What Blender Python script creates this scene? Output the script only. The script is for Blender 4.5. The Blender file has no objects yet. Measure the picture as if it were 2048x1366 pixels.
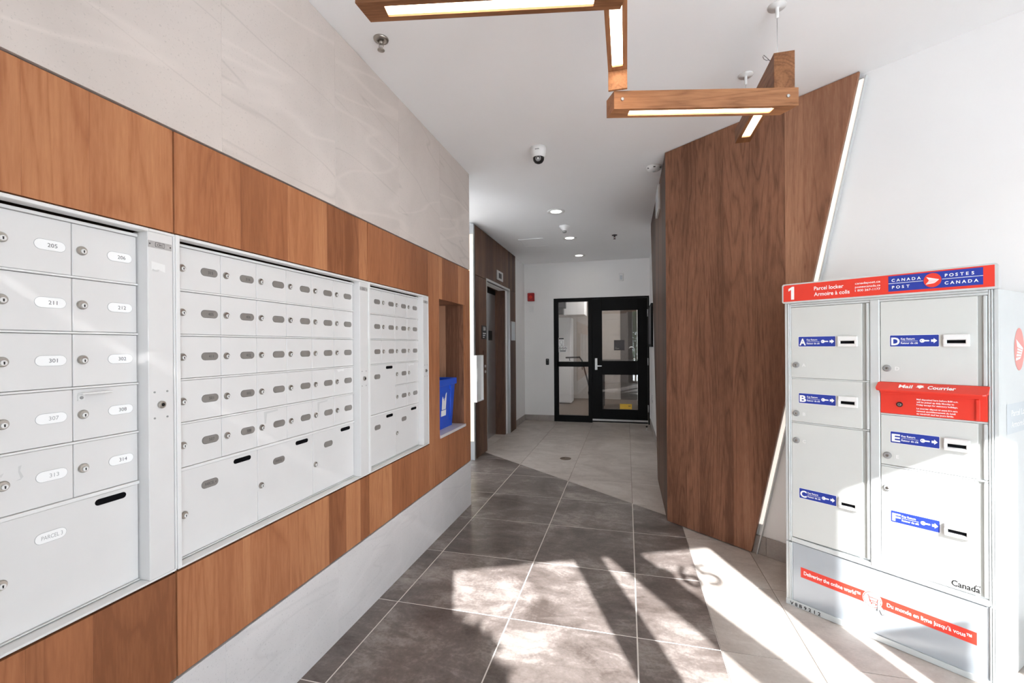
import bpy, math, random
from math import sin, cos, tan, radians, pi, sqrt, floor
from mathutils import Matrix, Vector

random.seed(11)
SC = bpy.context.scene
COL = SC.collection
CEIL = 2.833
LW = -1.301                      # face of the mailbox wall

# ------------------------------------------------------------------ camera
FPX, YAW, PIT, ROL, CYS = 888.59, radians(14.47575), radians(-0.0835), radians(-0.37945), 9.3435
cd = bpy.data.cameras.new('camera'); cam = bpy.data.objects.new('camera', cd); COL.objects.link(cam)
cd.sensor_width = 36.0; cd.sensor_fit = 'HORIZONTAL'; cd.lens = 36.0 * FPX / 2048.0; cd.shift_y = CYS / 2048.0
cd.clip_start = 0.02; cd.clip_end = 200
_f = Vector((-sin(YAW) * cos(PIT), cos(YAW) * cos(PIT), sin(PIT))); _r = Vector((cos(YAW), sin(YAW), 0)); _u = _r.cross(_f)
_r2 = cos(ROL) * _r + sin(ROL) * _u; _u2 = -sin(ROL) * _r + cos(ROL) * _u
cam.matrix_world = Matrix(((_r2.x, _u2.x, -_f.x, 0), (_r2.y, _u2.y, -_f.y, 0), (_r2.z, _u2.z, -_f.z, 1.36), (0, 0, 0, 1)))
SC.camera = cam

# ------------------------------------------------------------------ world, sun, exposure
w = bpy.data.worlds.new('sky'); SC.world = w; w.use_nodes = True
bg = w.node_tree.nodes['Background']; bg.inputs[0].default_value = (0.81, 0.91, 1.0, 1); bg.inputs[1].default_value = 3.5
sd = bpy.data.lights.new('sun', 'SUN'); sd.energy = 10.0; sd.angle = radians(0.55); sd.color = (0.99, 0.99, 1.0)
sun = bpy.data.objects.new('sun', sd); COL.objects.link(sun)
EL = radians(36.8); SD = Vector((-0.36 * cos(EL), 0.933 * cos(EL), -sin(EL)))
sun.rotation_euler = SD.to_track_quat('-Z', 'Y').to_euler(); sun.location = (3, -8, 7)
SC.view_settings.view_transform = 'Standard'; SC.view_settings.look = 'None'
SC.view_settings.gamma = 1.0; SC.view_settings.use_curve_mapping = False
SC.view_settings.exposure = 1.18
SC.cycles.use_denoising = True
SC.cycles.diffuse_bounces = 6; SC.cycles.max_bounces = 14; SC.cycles.transparent_max_bounces = 16

# ------------------------------------------------------------------ materials
def lin(c):
    return tuple(((v / 255) / 12.92 if v / 255 <= 0.04045 else ((v / 255 + 0.055) / 1.055) ** 2.4) for v in c)
MATS = {}
class NT:
    def __init__(s, name):
        m = bpy.data.materials.new(name); m.use_nodes = True; s.m = m; s.t = m.node_tree; s.b = s.t.nodes['Principled BSDF']; MATS[name] = m
    def n(s, typ, **k):
        q = s.t.nodes.new(typ)
        for a, v in k.items():
            if a.startswith('i_'):
                q.inputs[int(a[2:])].default_value = v
            else: setattr(q, a, v)
        return q
    def l(s, a, b): s.t.links.new(a, b)
    def math(s, op, a, b=None, c=None):
        q = s.n('ShaderNodeMath', operation=op)
        for i, v in enumerate((a, b, c)):
            if v is None: continue
            if isinstance(v, (int, float)): q.inputs[i].default_value = v
            else: s.l(v, q.inputs[i])
        return q.outputs[0]
    def ramp(s, fac, stops):
        q = s.n('ShaderNodeValToRGB'); e = q.color_ramp.elements
        while len(e) < len(stops): e.new(0.5)
        for i, (p, c) in enumerate(stops): e[i].position = p; e[i].color = (*c, 1)
        s.l(fac, q.inputs[0]); return q.outputs[0]
    def mix(s, fac, a, b, mode='MIX'):
        q = s.n('ShaderNodeMix', data_type='RGBA', blend_type=mode)
        for i, v in ((0, fac), (6, a), (7, b)):
            if isinstance(v, (int, float)): q.inputs[i].default_value = v
            elif isinstance(v, tuple): q.inputs[i].default_value = (*v[:3], 1)
            else: s.l(v, q.inputs[i])
        return q.outputs[2]
    def coords(s, scale, rnd=True, rot=(0, 0, 0)):
        tc = s.n('ShaderNodeTexCoord'); v = tc.outputs['Object']
        if rnd:
            oi = s.n('ShaderNodeObjectInfo'); va = s.n('ShaderNodeVectorMath', operation='SCALE'); cx = s.n('ShaderNodeCombineXYZ')
            s.l(oi.outputs['Random'], cx.inputs[0]); s.l(oi.outputs['Random'], cx.inputs[2]); s.l(cx.outputs[0], va.inputs[0]); va.inputs[3].default_value = 41.0
            ad = s.n('ShaderNodeVectorMath', operation='ADD'); s.l(v, ad.inputs[0]); s.l(va.outputs[0], ad.inputs[1]); v = ad.outputs[0]
        mp = s.n('ShaderNodeMapping'); mp.inputs[3].default_value = scale; mp.inputs[2].default_value = rot; s.l(v, mp.inputs[0]); return mp.outputs[0]
    def noise(s, vec, scale, detail=3, rough=0.5, dist=0.0):
        q = s.n('ShaderNodeTexNoise'); q.inputs['Scale'].default_value = scale; q.inputs['Detail'].default_value = detail
        q.inputs['Roughness'].default_value = rough; q.inputs['Distortion'].default_value = dist; s.l(vec, q.inputs['Vector']); return q.outputs[0]
    def bump(s, h, strength, dist=0.002):
        q = s.n('ShaderNodeBump'); q.inputs['Strength'].default_value = strength; q.inputs['Distance'].default_value = dist
        s.l(h, q.inputs['Height']); s.l(q.outputs[0], s.b.inputs['Normal'])

def plain(name, rgb, rough=0.5, metal=0.0, var=0.03, scale=9.0, coat=0.0, spec=0.5, bump=0.0):
    k = NT(name); c = lin(rgb); v = k.noise(k.coords((1, 1, 1)), scale, 3)
    a = tuple(max(0, x * (1 - var)) for x in c); b = tuple(min(1, x * (1 + var)) for x in c)
    k.l(k.ramp(v, [(0.3, a), (0.7, b)]), k.b.inputs['Base Color'])
    k.b.inputs['Roughness'].default_value = rough; k.b.inputs['Metallic'].default_value = metal
    k.b.inputs['Coat Weight'].default_value = coat; k.b.inputs['Specular IOR Level'].default_value = spec
    if bump: k.bump(k.noise(k.coords((1, 1, 1)), 380, 2), bump, 0.0006)
    return k.m
def emit(name, rgb, strength):
    k = NT(name); k.b.inputs['Base Color'].default_value = (*rgb, 1); k.b.inputs['Emission Color'].default_value = (*rgb, 1)
    k.b.inputs['Emission Strength'].default_value = strength; return k.m
def wood(name, dark, mid, light, along='z', rough=0.46, st=(0.20, 0.44, 0.66), amp=0.34):
    k = NT(name); s = (1, 1, 0.085) if along == 'z' else (0.085, 1, 1)
    co = k.coords(s)
    body = k.noise(co, 5.0, 3, 0.5, 0.9)
    rings = k.math('FRACT', k.math('MULTIPLY', body, 11.0)); rings = k.math('ABSOLUTE', k.math('SUBTRACT', rings, 0.5)); rings = k.math('POWER', k.math('MULTIPLY', rings, 2.0), 3.0)
    fine = k.noise(co, 130, 3, 0.6); broad = k.noise(co, 4.0, 3, 0.5)
    f = k.math('ADD', k.math('MULTIPLY', rings, -0.11), k.math('ADD', k.math('MULTIPLY', fine, 0.30), k.math('MULTIPLY', broad, 0.60)))
    oi = k.n('ShaderNodeObjectInfo')
    f = k.math('ADD', f, k.math('MULTIPLY', k.math('SUBTRACT', oi.outputs['Random'], 0.45), amp))
    k.l(k.ramp(f, [(st[0], lin(dark)), (st[1], lin(mid)), (st[2], lin(light))]), k.b.inputs['Base Color'])
    k.b.inputs['Roughness'].default_value = rough; k.b.inputs['Specular IOR Level'].default_value = 0.22; k.bump(fine, 0.12, 0.0008); return k.m
def stone(name, base, rough=0.55, va=1.0, sa=0.30):
    k = NT(name); c = lin(base); co = k.coords((1, 1, 1))
    cloud = k.noise(co, 2.2, 4, 0.55, 0.5)
    col = k.ramp(cloud, [(0.3, tuple(x * 0.90 for x in c)), (0.7, tuple(min(1, x * 1.07) for x in c))])
    sp = k.noise(k.coords((1, 1, 1)), 130, 2, 0.6)
    spm = k.math('MULTIPLY', k.math('GREATER_THAN', sp, 0.64), sa)
    col = k.mix(spm, col, tuple(x * 0.5 for x in c))
    def vco(st, ang):
        tc = k.coords((1, 1, 1)); mp = k.n('ShaderNodeMapping', vector_type='TEXTURE'); mp.inputs[2].default_value = (0, radians(ang), 0); mp.inputs[3].default_value = st
        k.l(tc, mp.inputs[0]); return mp.outputs[0]
    def vein(st, ang, sc, wdt, amt, c2, col):
        n_ = k.noise(vco(st, ang), sc, 3, 0.45, 0.15); d_ = k.math('ABSOLUTE', k.math('SUBTRACT', n_, 0.5))
        m_ = k.math('MULTIPLY', k.math('SUBTRACT', 1.0, k.math('SMOOTH_MIN', k.math('DIVIDE', d_, wdt), 1.0, 0.1)), amt)
        m_ = k.math('MAXIMUM', m_, 0.0); return k.mix(m_, col, c2)
    col = vein((3.6, 1, 0.45), 6, 1.3, 0.006, 0.40 * va, tuple(x * 0.66 for x in c), col)
    col = vein((3.2, 1, 0.5), -14, 1.1, 0.012, 0.35 * va, tuple(min(1, x * 1.2) for x in c), col)
    band = k.noise(vco((4.5, 1, 0.6), 3), 1.6, 2); col = k.mix(k.math('MULTIPLY', band, 0.16), col, tuple(x * 0.72 for x in c))
    k.l(col, k.b.inputs['Base Color']); k.b.inputs['Roughness'].default_value = rough; k.b.inputs['Specular IOR Level'].default_value = 0.35
    return k.m
def tilemat(name, a, b, c, rough):
    k = NT(name); co = k.coords((1, 1, 1)); big = k.noise(co, 2.4, 6, 0.62, 0.8); st = k.noise(k.coords((1, 2.2, 1)), 5, 6, 0.7, 1.2); fi = k.noise(co, 70, 4, 0.7)
    f = k.math('ADD', k.math('MULTIPLY', big, 0.55), k.math('ADD', k.math('MULTIPLY', st, 0.30), k.math('MULTIPLY', fi, 0.15)))
    k.l(k.ramp(f, [(0.38, lin(a)), (0.50, lin(b)), (0.63, lin(c))]), k.b.inputs['Base Color'])
    k.l(k.math('ADD', k.math('MULTIPLY', big, 0.2), rough - 0.1), k.b.inputs['Roughness']); k.bump(fi, 0.05, 0.0006); return k.m
def glassmat(name, tint=(1, 1, 1), refl=1.0, ior=1.45):
    k = NT(name); t = k.t; t.nodes.remove(k.b); out = t.nodes['Material Output']
    tr = k.n('ShaderNodeBsdfTransparent'); tr.inputs[0].default_value = (*tint, 1); gl = k.n('ShaderNodeBsdfGlossy'); gl.inputs[1].default_value = 0.01
    fr = k.n('ShaderNodeFresnel'); fr.inputs[0].default_value = ior; mx = k.n('ShaderNodeMixShader'); k.l(k.math('MULTIPLY', fr.outputs[0], refl), mx.inputs[0])
    k.l(tr.outputs[0], mx.inputs[1]); k.l(gl.outputs[0], mx.inputs[2]); k.l(mx.outputs[0], out.inputs[0]); return k.m
def steel(name, rgb, rough=0.28, sc=(60, 60, 0.6)):
    k = NT(name); v = k.noise(k.coords(sc), 6, 3); c = lin(rgb)
    k.l(k.ramp(v, [(0.3, tuple(x * 0.85 for x in c)), (0.7, c)]), k.b.inputs['Base Color']); k.b.inputs['Metallic'].default_value = 1.0
    k.b.inputs['Roughness'].default_value = rough; return k.m

M_WALL = plain('white_paint', (238, 236, 235), 0.75, var=0.012, scale=3, spec=0.2)
M_CEIL = plain('ceiling_paint', (246, 246, 247), 0.85, var=0.01, scale=2, spec=0.15)
M_WOOD = wood('walnut_veneer', (132, 82, 54), (166, 107, 72), (192, 134, 94))
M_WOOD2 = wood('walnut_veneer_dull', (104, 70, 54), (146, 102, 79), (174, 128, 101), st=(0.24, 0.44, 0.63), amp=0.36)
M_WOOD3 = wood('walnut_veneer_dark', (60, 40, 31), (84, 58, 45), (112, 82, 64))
M_WOODX = wood('walnut_beam', (116, 76, 50), (166, 115, 80), (198, 148, 108), along='x')
M_GAP = plain('dark_gap', (34, 22, 16), 0.9, spec=0.1)
M_STONE = stone('limestone', (212, 201, 194))
M_STONE2 = stone('limestone_low', (218, 213, 212), va=0.55, sa=0.42)
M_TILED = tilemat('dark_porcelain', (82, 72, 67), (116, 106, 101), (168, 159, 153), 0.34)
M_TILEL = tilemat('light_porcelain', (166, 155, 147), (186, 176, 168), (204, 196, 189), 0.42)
M_GROUTL = plain('light_grout', (226, 220, 213), 0.9)
M_GROUTD = plain('brown_grout', (128, 114, 102), 0.9)
M_BASE = tilemat('baseboard_tile', (140, 131, 126), (158, 149, 144), (174, 166, 160), 0.5)
M_BOX = plain('grey_powder_coat', (219, 217, 216), 0.38, var=0.015, bump=0.04)
M_RAIL = plain('pale_aluminium', (226, 225, 224), 0.35, var=0.02)
M_LOCKM = steel('lock_nickel', (188, 183, 176), 0.32, (8, 8, 8))
M_BLACK = plain('black', (16, 16, 18), 0.5)
M_SLOT = plain('slot_black', (9, 10, 14), 0.8, spec=0.1)  # darkness inside slot openings, painted on flat faces
M_PLW = plain('white_label', (244, 244, 244), 0.3, var=0.01)
M_PLG = plain('grey_reflection_and_print', (132, 127, 123), 0.35, var=0.05, scale=40)  # dark reflection in the plates put into the colour; also card print
M_INK = plain('grey_ink', (92, 92, 94), 0.6)
M_INK2 = plain('pale_ink', (166, 166, 168), 0.6)
M_PLATE = plain('engraved_plate', (176, 172, 170), 0.45, var=0.12, scale=120)
M_CAB = plain('locker_coat', (208, 209, 206), 0.36, var=0.012, bump=0.04)
M_CAB2 = plain('locker_aluminium', (208, 211, 211), 0.3, metal=0.15, var=0.02)
M_CABLOW = plain('locker_base_panel', (178, 184, 190), 0.22, metal=0.25, var=0.03)
M_GROOVE = plain('locker_groove', (166, 166, 162), 0.4)
M_RED = plain('post_red', (226, 60, 44), 0.42, var=0.02)
M_BLUE = plain('post_blue', (36, 58, 156), 0.4, var=0.03)
M_WHITE = plain('white_print', (246, 246, 246), 0.45, var=0.005)
M_PINK = plain('faded_red_print', (233, 148, 140), 0.5)
M_GREYP = plain('grey_print', (198, 204, 208), 0.5)
M_BIN = plain('blue_plastic', (28, 84, 206), 0.36, var=0.04)
M_STEEL = steel('brushed_steel', (222, 224, 228), 0.36)
M_STEEL2 = steel('satin_trim', (214, 214, 214), 0.34)
M_DARK = plain('black_frame', (9, 9, 10), 0.5, var=0.1, spec=0.15)
M_ALU = plain('dark_storefront', (46, 46, 48), 0.5)
M_GLASS = glassmat('clear_glass', (0.97, 0.98, 0.98), 0.6)
M_GLASS2 = glassmat('door_glass', (0.8, 0.8, 0.8), 2.4)
M_LED = emit('led_diffuser', (1.0, 0.80, 0.56), 8.0)
M_LEDS = emit('led_strip', (1.0, 0.80, 0.50), 0.30)
M_LEDP = emit('led_edge_strip', (1.0, 0.92, 0.84), 0.30)
M_DOWN = emit('downlight_disc', (1.0, 0.96, 0.90), 3.0)
M_WPL = plain('white_plastic', (232, 231, 230), 0.4, var=0.01)
M_GPL = plain('grey_plastic', (150, 150, 150), 0.5)
M_REDAL = plain('alarm_red', (158, 22, 26), 0.4)
M_SHELF = plain('white_shelf', (216, 210, 212), 0.4)
M_CONC = plain('bounce_pavement', (243, 244, 246), 0.9)  # outdoor ground whitened to bounce daylight up to the ceiling
M_LEAF = plain('leaf', (58, 92, 44), 0.6, var=0.3, scale=30)
M_BARK = plain('bark', (92, 74, 58), 0.9)
M_YEL = plain('yellow_print', (226, 182, 60), 0.5)
M_CHAR = plain('charcoal_card', (70, 66, 68), 0.5)
M_MAG = plain('magenta_card', (150, 30, 80), 0.5)
M_BLOCK = plain('block_paint', (196, 188, 182), 0.8, spec=0.2)
M_RES = plain('adhesive_residue', (204, 203, 202), 0.8)
M_DGREY = plain('dark_grey_wall', (92, 88, 86), 0.8)

# ------------------------------------------------------------------ mesh building
_TXT = {}
def text_geo(s, bold):
    key = (s, bold)
    if key in _TXT: return _TXT[key]
    cu = bpy.data.curves.new('t', 'FONT'); cu.body = s; cu.resolution_u = 3; cu.fill_mode = 'FRONT' if hasattr(cu, 'fill_mode') else cu.fill_mode
    cu.offset = bold
    ob = bpy.data.objects.new('t', cu); COL.objects.link(ob)
    dg = bpy.context.evaluated_depsgraph_get(); dg.update()
    me = bpy.data.meshes.new_from_object(ob.evaluated_get(dg))
    vs = [(v.co.x, v.co.y) for v in me.vertices]; fs = [tuple(p.vertices) for p in me.polygons]
    bpy.data.objects.remove(ob); bpy.data.curves.remove(cu); bpy.data.meshes.remove(me)
    _TXT[key] = (vs, fs); return vs, fs

def pill(cx, cz, w, h, n=8):
    r = h / 2; p = []
    for k in range(n + 1): a = -pi / 2 + pi * k / n; p.append((cx + w / 2 - r + r * cos(a), cz + r * sin(a)))
    for k in range(n + 1): a = pi / 2 + pi * k / n; p.append((cx - w / 2 + r + r * cos(a), cz + r * sin(a)))
    return p
def ell(cx, cz, rx, rz, n=28): return [(cx + rx * cos(2 * pi * k / n), cz + rz * sin(2 * pi * k / n)) for k in range(n)]
def rrect(x0, x1, z0, z1, r, n=4):
    p = []
    for cx, cz, a0 in ((x1 - r, z0 + r, -pi / 2), (x1 - r, z1 - r, 0), (x0 + r, z1 - r, pi / 2), (x0 + r, z0 + r, pi)):
        for k in range(n + 1): a = a0 + pi / 2 * k / n; p.append((cx + r * cos(a), cz + r * sin(a)))
    return p
def clip(poly, a, b, c):         # keep a*x+b*y<=c
    out = []
    for i in range(len(poly)):
        p, q = poly[i], poly[(i + 1) % len(poly)]; dp, dq = a * p[0] + b * p[1] - c, a * q[0] + b * q[1] - c
        if dp <= 0: out.append(p)
        if (dp < 0 < dq) or (dq < 0 < dp):
            t = dp / (dp - dq); out.append((p[0] + t * (q[0] - p[0]), p[1] + t * (q[1] - p[1])))
    return out
def area(p): return 0.5 * sum(p[i][0] * p[(i + 1) % len(p)][1] - p[(i + 1) % len(p)][0] * p[i][1] for i in range(len(p)))

class MB:
    def __init__(s): s.v = []; s.f = []; s.m = []; s.mats = []; s.sm = []
    def mi(s, mat):
        if mat not in s.mats: s.mats.append(mat)
        return s.mats.index(mat)
    def add(s, vs, fs, mat, smooth=False):
        o = len(s.v); s.v += vs; i = s.mi(mat)
        for f in fs: s.f.append(tuple(o + k for k in f)); s.m.append(i); s.sm.append(smooth)
        return s
    def box(s, x0, x1, y0, y1, z0, z1, mat, b=0.0):
        if b <= 0:
            vs = [(x, y, z) for x in (x0, x1) for y in (y0, y1) for z in (z0, z1)]
            return s.add(vs, [(0, 1, 3, 2), (4, 6, 7, 5), (0, 4, 5, 1), (2, 3, 7, 6), (0, 2, 6, 4), (1, 5, 7, 3)], mat)
        b = min(b, (x1 - x0) * 0.45, (y1 - y0) * 0.45, (z1 - z0) * 0.45)
        X, Y, Z = (x0, x1), (y0, y1), (z0, z1); vs = []; ix = {}
        for i in (0, 1):
            for j in (0, 1):
                for k in (0, 1):
                    xi, yj, zk = X[i] + (b if i == 0 else -b), Y[j] + (b if j == 0 else -b), Z[k] + (b if k == 0 else -b)
                    for a, c in enumerate(((X[i], yj, zk), (xi, Y[j], zk), (xi, yj, Z[k]))): ix[i, j, k, a] = len(vs); vs.append(c)
        fs = []
        for i in (0, 1): fs.append(tuple(ix[i, j, k, 0] for j, k in ((0, 0), (0, 1), (1, 1), (1, 0))))
        for j in (0, 1): fs.append(tuple(ix[i, j, k, 1] for i, k in ((0, 0), (1, 0), (1, 1), (0, 1))))
        for k in (0, 1): fs.append(tuple(ix[i, j, k, 2] for i, j in ((0, 0), (0, 1), (1, 1), (1, 0))))
        for j in (0, 1):
            for k in (0, 1): fs.append((ix[0, j, k, 1], ix[1, j, k, 1], ix[1, j, k, 2], ix[0, j, k, 2]))
        for i in (0, 1):
            for k in (0, 1): fs.append((ix[i, 0, k, 0], ix[i, 1, k, 0], ix[i, 1, k, 2], ix[i, 0, k, 2]))
        for i in (0, 1):
            for j in (0, 1): fs.append((ix[i, j, 0, 0], ix[i, j, 1, 0], ix[i, j, 1, 1], ix[i, j, 0, 1]))
        for i in (0, 1):
            for j in (0, 1):
                for k in (0, 1): fs.append((ix[i, j, k, 0], ix[i, j, k, 1], ix[i, j, k, 2]))
        return s.add(vs, fs, mat)
    def prism(s, poly, y0, y1, mat):             # polygon in the local XZ plane, from y0 (front) to y1
        n = len(poly); vs = [(x, y0, z) for x, z in poly] + [(x, y1, z) for x, z in poly]
        return s.add(vs, [tuple(range(n)), tuple(range(2 * n - 1, n - 1, -1))] + [(i, (i + 1) % n, n + (i + 1) % n, n + i) for i in range(n)], mat)
    def slab(s, poly, z0, z1, mat):              # polygon in the XY plane
        n = len(poly); vs = [(x, y, z0) for x, y in poly] + [(x, y, z1) for x, y in poly]
        return s.add(vs, [tuple(range(n)), tuple(range(2 * n - 1, n - 1, -1))] + [(i, (i + 1) % n, n + (i + 1) % n, n + i) for i in range(n)], mat)
    def flat(s, poly, y, mat): return s.add([(x, y, z) for x, z in poly], [tuple(range(len(poly)))], mat)
    def lathe(s, prof, mat, n=20, axis='z', c=(0, 0, 0), smooth=True):   # prof: (radius, height)
        vs = []
        for r, h in prof:
            for k in range(n):
                a = 2 * pi * k / n; p = (r * cos(a), r * sin(a), h) if axis == 'z' else ((r * cos(a), h, r * sin(a)) if axis == 'y' else (h, r * cos(a), r * sin(a)))
                vs.append((p[0] + c[0], p[1] + c[1], p[2] + c[2]))
        fs = [(i * n + k, i * n + (k + 1) % n, (i + 1) * n + (k + 1) % n, (i + 1) * n + k) for i in range(len(prof) - 1) for k in range(n)]
        s.add(vs, fs, mat, smooth)
        o = len(s.v) - len(vs); i = s.mi(mat)
        for base in (0, (len(prof) - 1) * n):
            if (prof[0] if base == 0 else prof[-1])[0] > 1e-5: s.f.append(tuple(o + base + k for k in range(n))); s.m.append(i); s.sm.append(False)
        return s
    def tube(s, pts, r, mat, n=8):
        vs = []; P = [Vector(p) for p in pts]
        for i, p in enumerate(P):
            d = (P[min(i + 1, len(P) - 1)] - P[max(i - 1, 0)]).normalized(); a = d.orthogonal().normalized(); b = d.cross(a)
            if i:
                a = (pa - d * pa.dot(d)).normalized(); b = d.cross(a)
            pa = a
            for k in range(n): q = p + r * (cos(2 * pi * k / n) * a + sin(2 * pi * k / n) * b); vs.append(tuple(q))
        fs = [(i * n + k, i * n + (k + 1) % n, (i + 1) * n + (k + 1) % n, (i + 1) * n + k) for i in range(len(P) - 1) for k in range(n)]
        fs += [tuple(range(n)), tuple((len(P) - 1) * n + k for k in range(n))]
        return s.add(vs, fs, mat, True)
    def text(s, body, x, z, h, y, mat, w=None, align='L', bold=0.0, capref='H'):
        vs, fs = text_geo(body, bold); cv, _ = text_geo(capref, bold)
        zh = max(p[1] for p in cv) - min(p[1] for p in cv); x0 = min(p[0] for p in vs); x1 = max(p[0] for p in vs); k = h / zh
        kx = k if w is None else w / (x1 - x0); W = (x1 - x0) * kx; ox = x - (0 if align == 'L' else W / 2 if align == 'C' else W)
        return s.add([(ox + (p[0] - x0) * kx, y, z + p[1] * k) for p in vs], fs, mat)
    def obj(s, name, parent=None, **props):
        me = bpy.data.meshes.new(name); me.from_pydata(s.v, [], s.f)
        for m in s.mats: me.materials.append(m)
        me.polygons.foreach_set('material_index', s.m); me.polygons.foreach_set('use_smooth', s.sm)
        import bmesh
        bm = bmesh.new(); bm.from_mesh(me); bmesh.ops.recalc_face_normals(bm, faces=bm.faces); bm.to_mesh(me); bm.free()
        o = bpy.data.objects.new(name, me); COL.objects.link(o)
        if parent: o.parent = parent
        for k, v in props.items(): o[k] = v
        return o
def empty(name, loc, rot=0.0, parent=None, **props):
    o = bpy.data.objects.new(name, None); COL.objects.link(o); o.location = loc; o.rotation_euler = (0, 0, radians(rot)); o.empty_display_size = 0.1
    if parent: o.parent = parent
    for k, v in props.items(): o[k] = v
    return o
def place(o, loc, rot=0.0): o.location = loc; o.rotation_euler = (0, 0, radians(rot)); return o
def dup(o, parent=None, loc=None, **props):
    c = o.copy(); COL.objects.link(c)
    if parent: c.parent = parent
    if loc is not None: c.location = loc
    for k, v in props.items(): c[k] = v
    return c

# ================================================================== floor
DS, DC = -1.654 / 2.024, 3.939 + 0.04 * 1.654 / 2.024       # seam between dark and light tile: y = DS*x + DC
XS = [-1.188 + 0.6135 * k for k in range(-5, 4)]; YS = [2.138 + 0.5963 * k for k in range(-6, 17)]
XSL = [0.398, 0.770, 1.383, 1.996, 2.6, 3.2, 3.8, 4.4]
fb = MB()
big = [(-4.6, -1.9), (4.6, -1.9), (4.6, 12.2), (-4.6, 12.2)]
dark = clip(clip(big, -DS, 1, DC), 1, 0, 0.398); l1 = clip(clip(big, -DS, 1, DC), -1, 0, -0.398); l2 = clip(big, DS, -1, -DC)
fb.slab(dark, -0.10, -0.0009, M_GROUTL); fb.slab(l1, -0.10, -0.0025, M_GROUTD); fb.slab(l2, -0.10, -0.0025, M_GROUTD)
floor_o = fb.obj('floor', kind='structure')
def facade_y(x): return -0.56 + (x - 0.216) * tan(radians(24.2))
def tiles(xs, ys, keep, mat, gap):
    for i in range(len(xs) - 1):
        for j in range(len(ys) - 1):
            g = gap / 2; p = [(xs[i] + g, ys[j] + g), (xs[i + 1] - g, ys[j] + g), (xs[i + 1] - g, ys[j + 1] - g), (xs[i] + g, ys[j + 1] - g)]
            for a, b, c in keep: p = clip(p, a, b, c)
            if len(p) < 3 or abs(area(p)) < 0.003: continue
            cx = sum(q[0] for q in p) / len(p); cy = sum(q[1] for q in p) / len(p)
            if cy < facade_y(cx) - 0.3 or (cx < -1.6 and cy < 3.3) or cy > 8.0 or cx < -2.9: continue
            if (cx - 0.85) * 0.623 + (cy - 3.17) * 0.782 > 0.30 and cx > 0.3 and cy < 4.5: continue
            if cx > 0.75 and cy > 4: continue
            MB().slab(p, -0.012, 0.0, mat).obj('tile', floor_o)
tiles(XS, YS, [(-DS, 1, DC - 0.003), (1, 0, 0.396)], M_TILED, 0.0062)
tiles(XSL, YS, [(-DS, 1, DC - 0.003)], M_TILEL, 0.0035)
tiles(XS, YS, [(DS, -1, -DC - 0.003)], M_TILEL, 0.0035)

# ================================================================== ceiling and walls
MB().slab([(-4.6, -2.72), (4.6, 1.41), (4.6, 7.95), (-4.6, 7.95)], CEIL, CEIL + 0.12, M_CEIL).obj('ceiling', kind='structure')
# mailbox wall: local x = world +y, local -y = into the room
U0 = [0.009, 1.029, 2.049]; UW = [1.018, 1.018, 0.717]
b = MB()
b.box(-1.3, 3.6, 0.03, 0.55, 0, 0.695, M_WALL); b.box(-1.3, 3.6, 0.03, 0.55, 1.70, CEIL, M_WALL)
b.box(-1.3, 0.006, 0.03, 0.55, 0.695, 1.70, M_WALL); b.box(0.006, 2.77, 0.46, 0.55, 0.695, 1.70, M_WALL)
b.box(2.77, 2.94, 0.03, 0.55, 0.695, 1.70, M_WALL); b.box(3.485, 3.6, 0.03, 0.55, 0.695, 1.70, M_WALL); b.box(2.94, 3.485, 0.46, 0.55, 0.695, 1.70, M_WALL)
wall_left = place(b.obj('wall_left', kind='structure'), (LW, 0, 0), 90)
xs = [-1.3, -0.594, 0.002, 0.598, 1.194, 1.790, 2.386, 2.982, 3.602]
for i in range(len(xs) - 1):
    MB().box(xs[i] + 0.0002, xs[i + 1] - 0.0002, 0, 0.03, 2.011, CEIL - 0.002, M_STONE, 0.0005).obj('stone_tile', wall_left)
    MB().box(xs[i] + 0.0002, xs[i + 1] - 0.0002, 0, 0.03, 0.0, 0.372, M_STONE2, 0.0005).obj('stone_tile', wall_left)
def planks(x0, x1, z0, z1, parent, mat, wmin=0.10, wmax=0.24, rnd=None):
    x = x0
    while x < x1 - 1e-4:
        nx = x + (rnd or random).uniform(wmin, wmax)
        if x1 - nx < 0.07: nx = x1
        MB().box(x, nx, 0.0, 0.012, z0, z1, mat, 0.0006).obj('plank', parent); x = nx
def wpanel(x0, x1, z0, z1, seed):
    p = MB().box(x0 - 0.002, x1 + 0.002, 0.012, 0.03, z0 - 0.004, z1 + 0.004, M_GAP).obj('wood_panel', wall_left)
    planks(x0, x1, z0, z1, p, M_WOOD, rnd=random.Random(seed)); return p
for i, (x0, x1) in enumerate(((-1.3, 0.005), (0.009, 1.026), (1.031, 2.046), (2.051, 2.776))):
    wpanel(x0, x1, 1.701, 2.004, 20 + i); wpanel(x0, x1, 0.380, 0.691, 20 + i)
p = MB().box(2.778, 2.957, 0.012, 0.03, 0.376, 2.008, M_GAP).box(2.955, 3.602, 0.012, 0.03, 0.376, 0.68, M_GAP).box(2.955, 3.602, 0.012, 0.03, 1.71, 2.008, M_GAP).box(3.48, 3.602, 0.012, 0.03, 0.6, 1.75, M_GAP).obj('wood_panel', wall_left)
for x0, x1, z0, z1 in ((2.780, 2.862, 0.380, 2.004), (2.862, 2.955, 0.380, 2.004), (2.955, 3.01, 1.698, 2.004), (3.01, 3.17, 1.698, 2.004), (3.17, 3.33, 1.698, 2.004), (3.33, 3.472, 1.698, 2.004),
                       (2.955, 3.06, 0.380, 0.690), (3.06, 3.19, 0.380, 0.690), (3.19, 3.36, 0.380, 0.690), (3.36, 3.472, 0.380, 0.690), (3.472, 3.6, 0.380, 2.004)):
    MB().box(x0, x1, 0, 0.012, z0, z1, M_WOOD, 0.0006).obj('plank', p)
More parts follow.
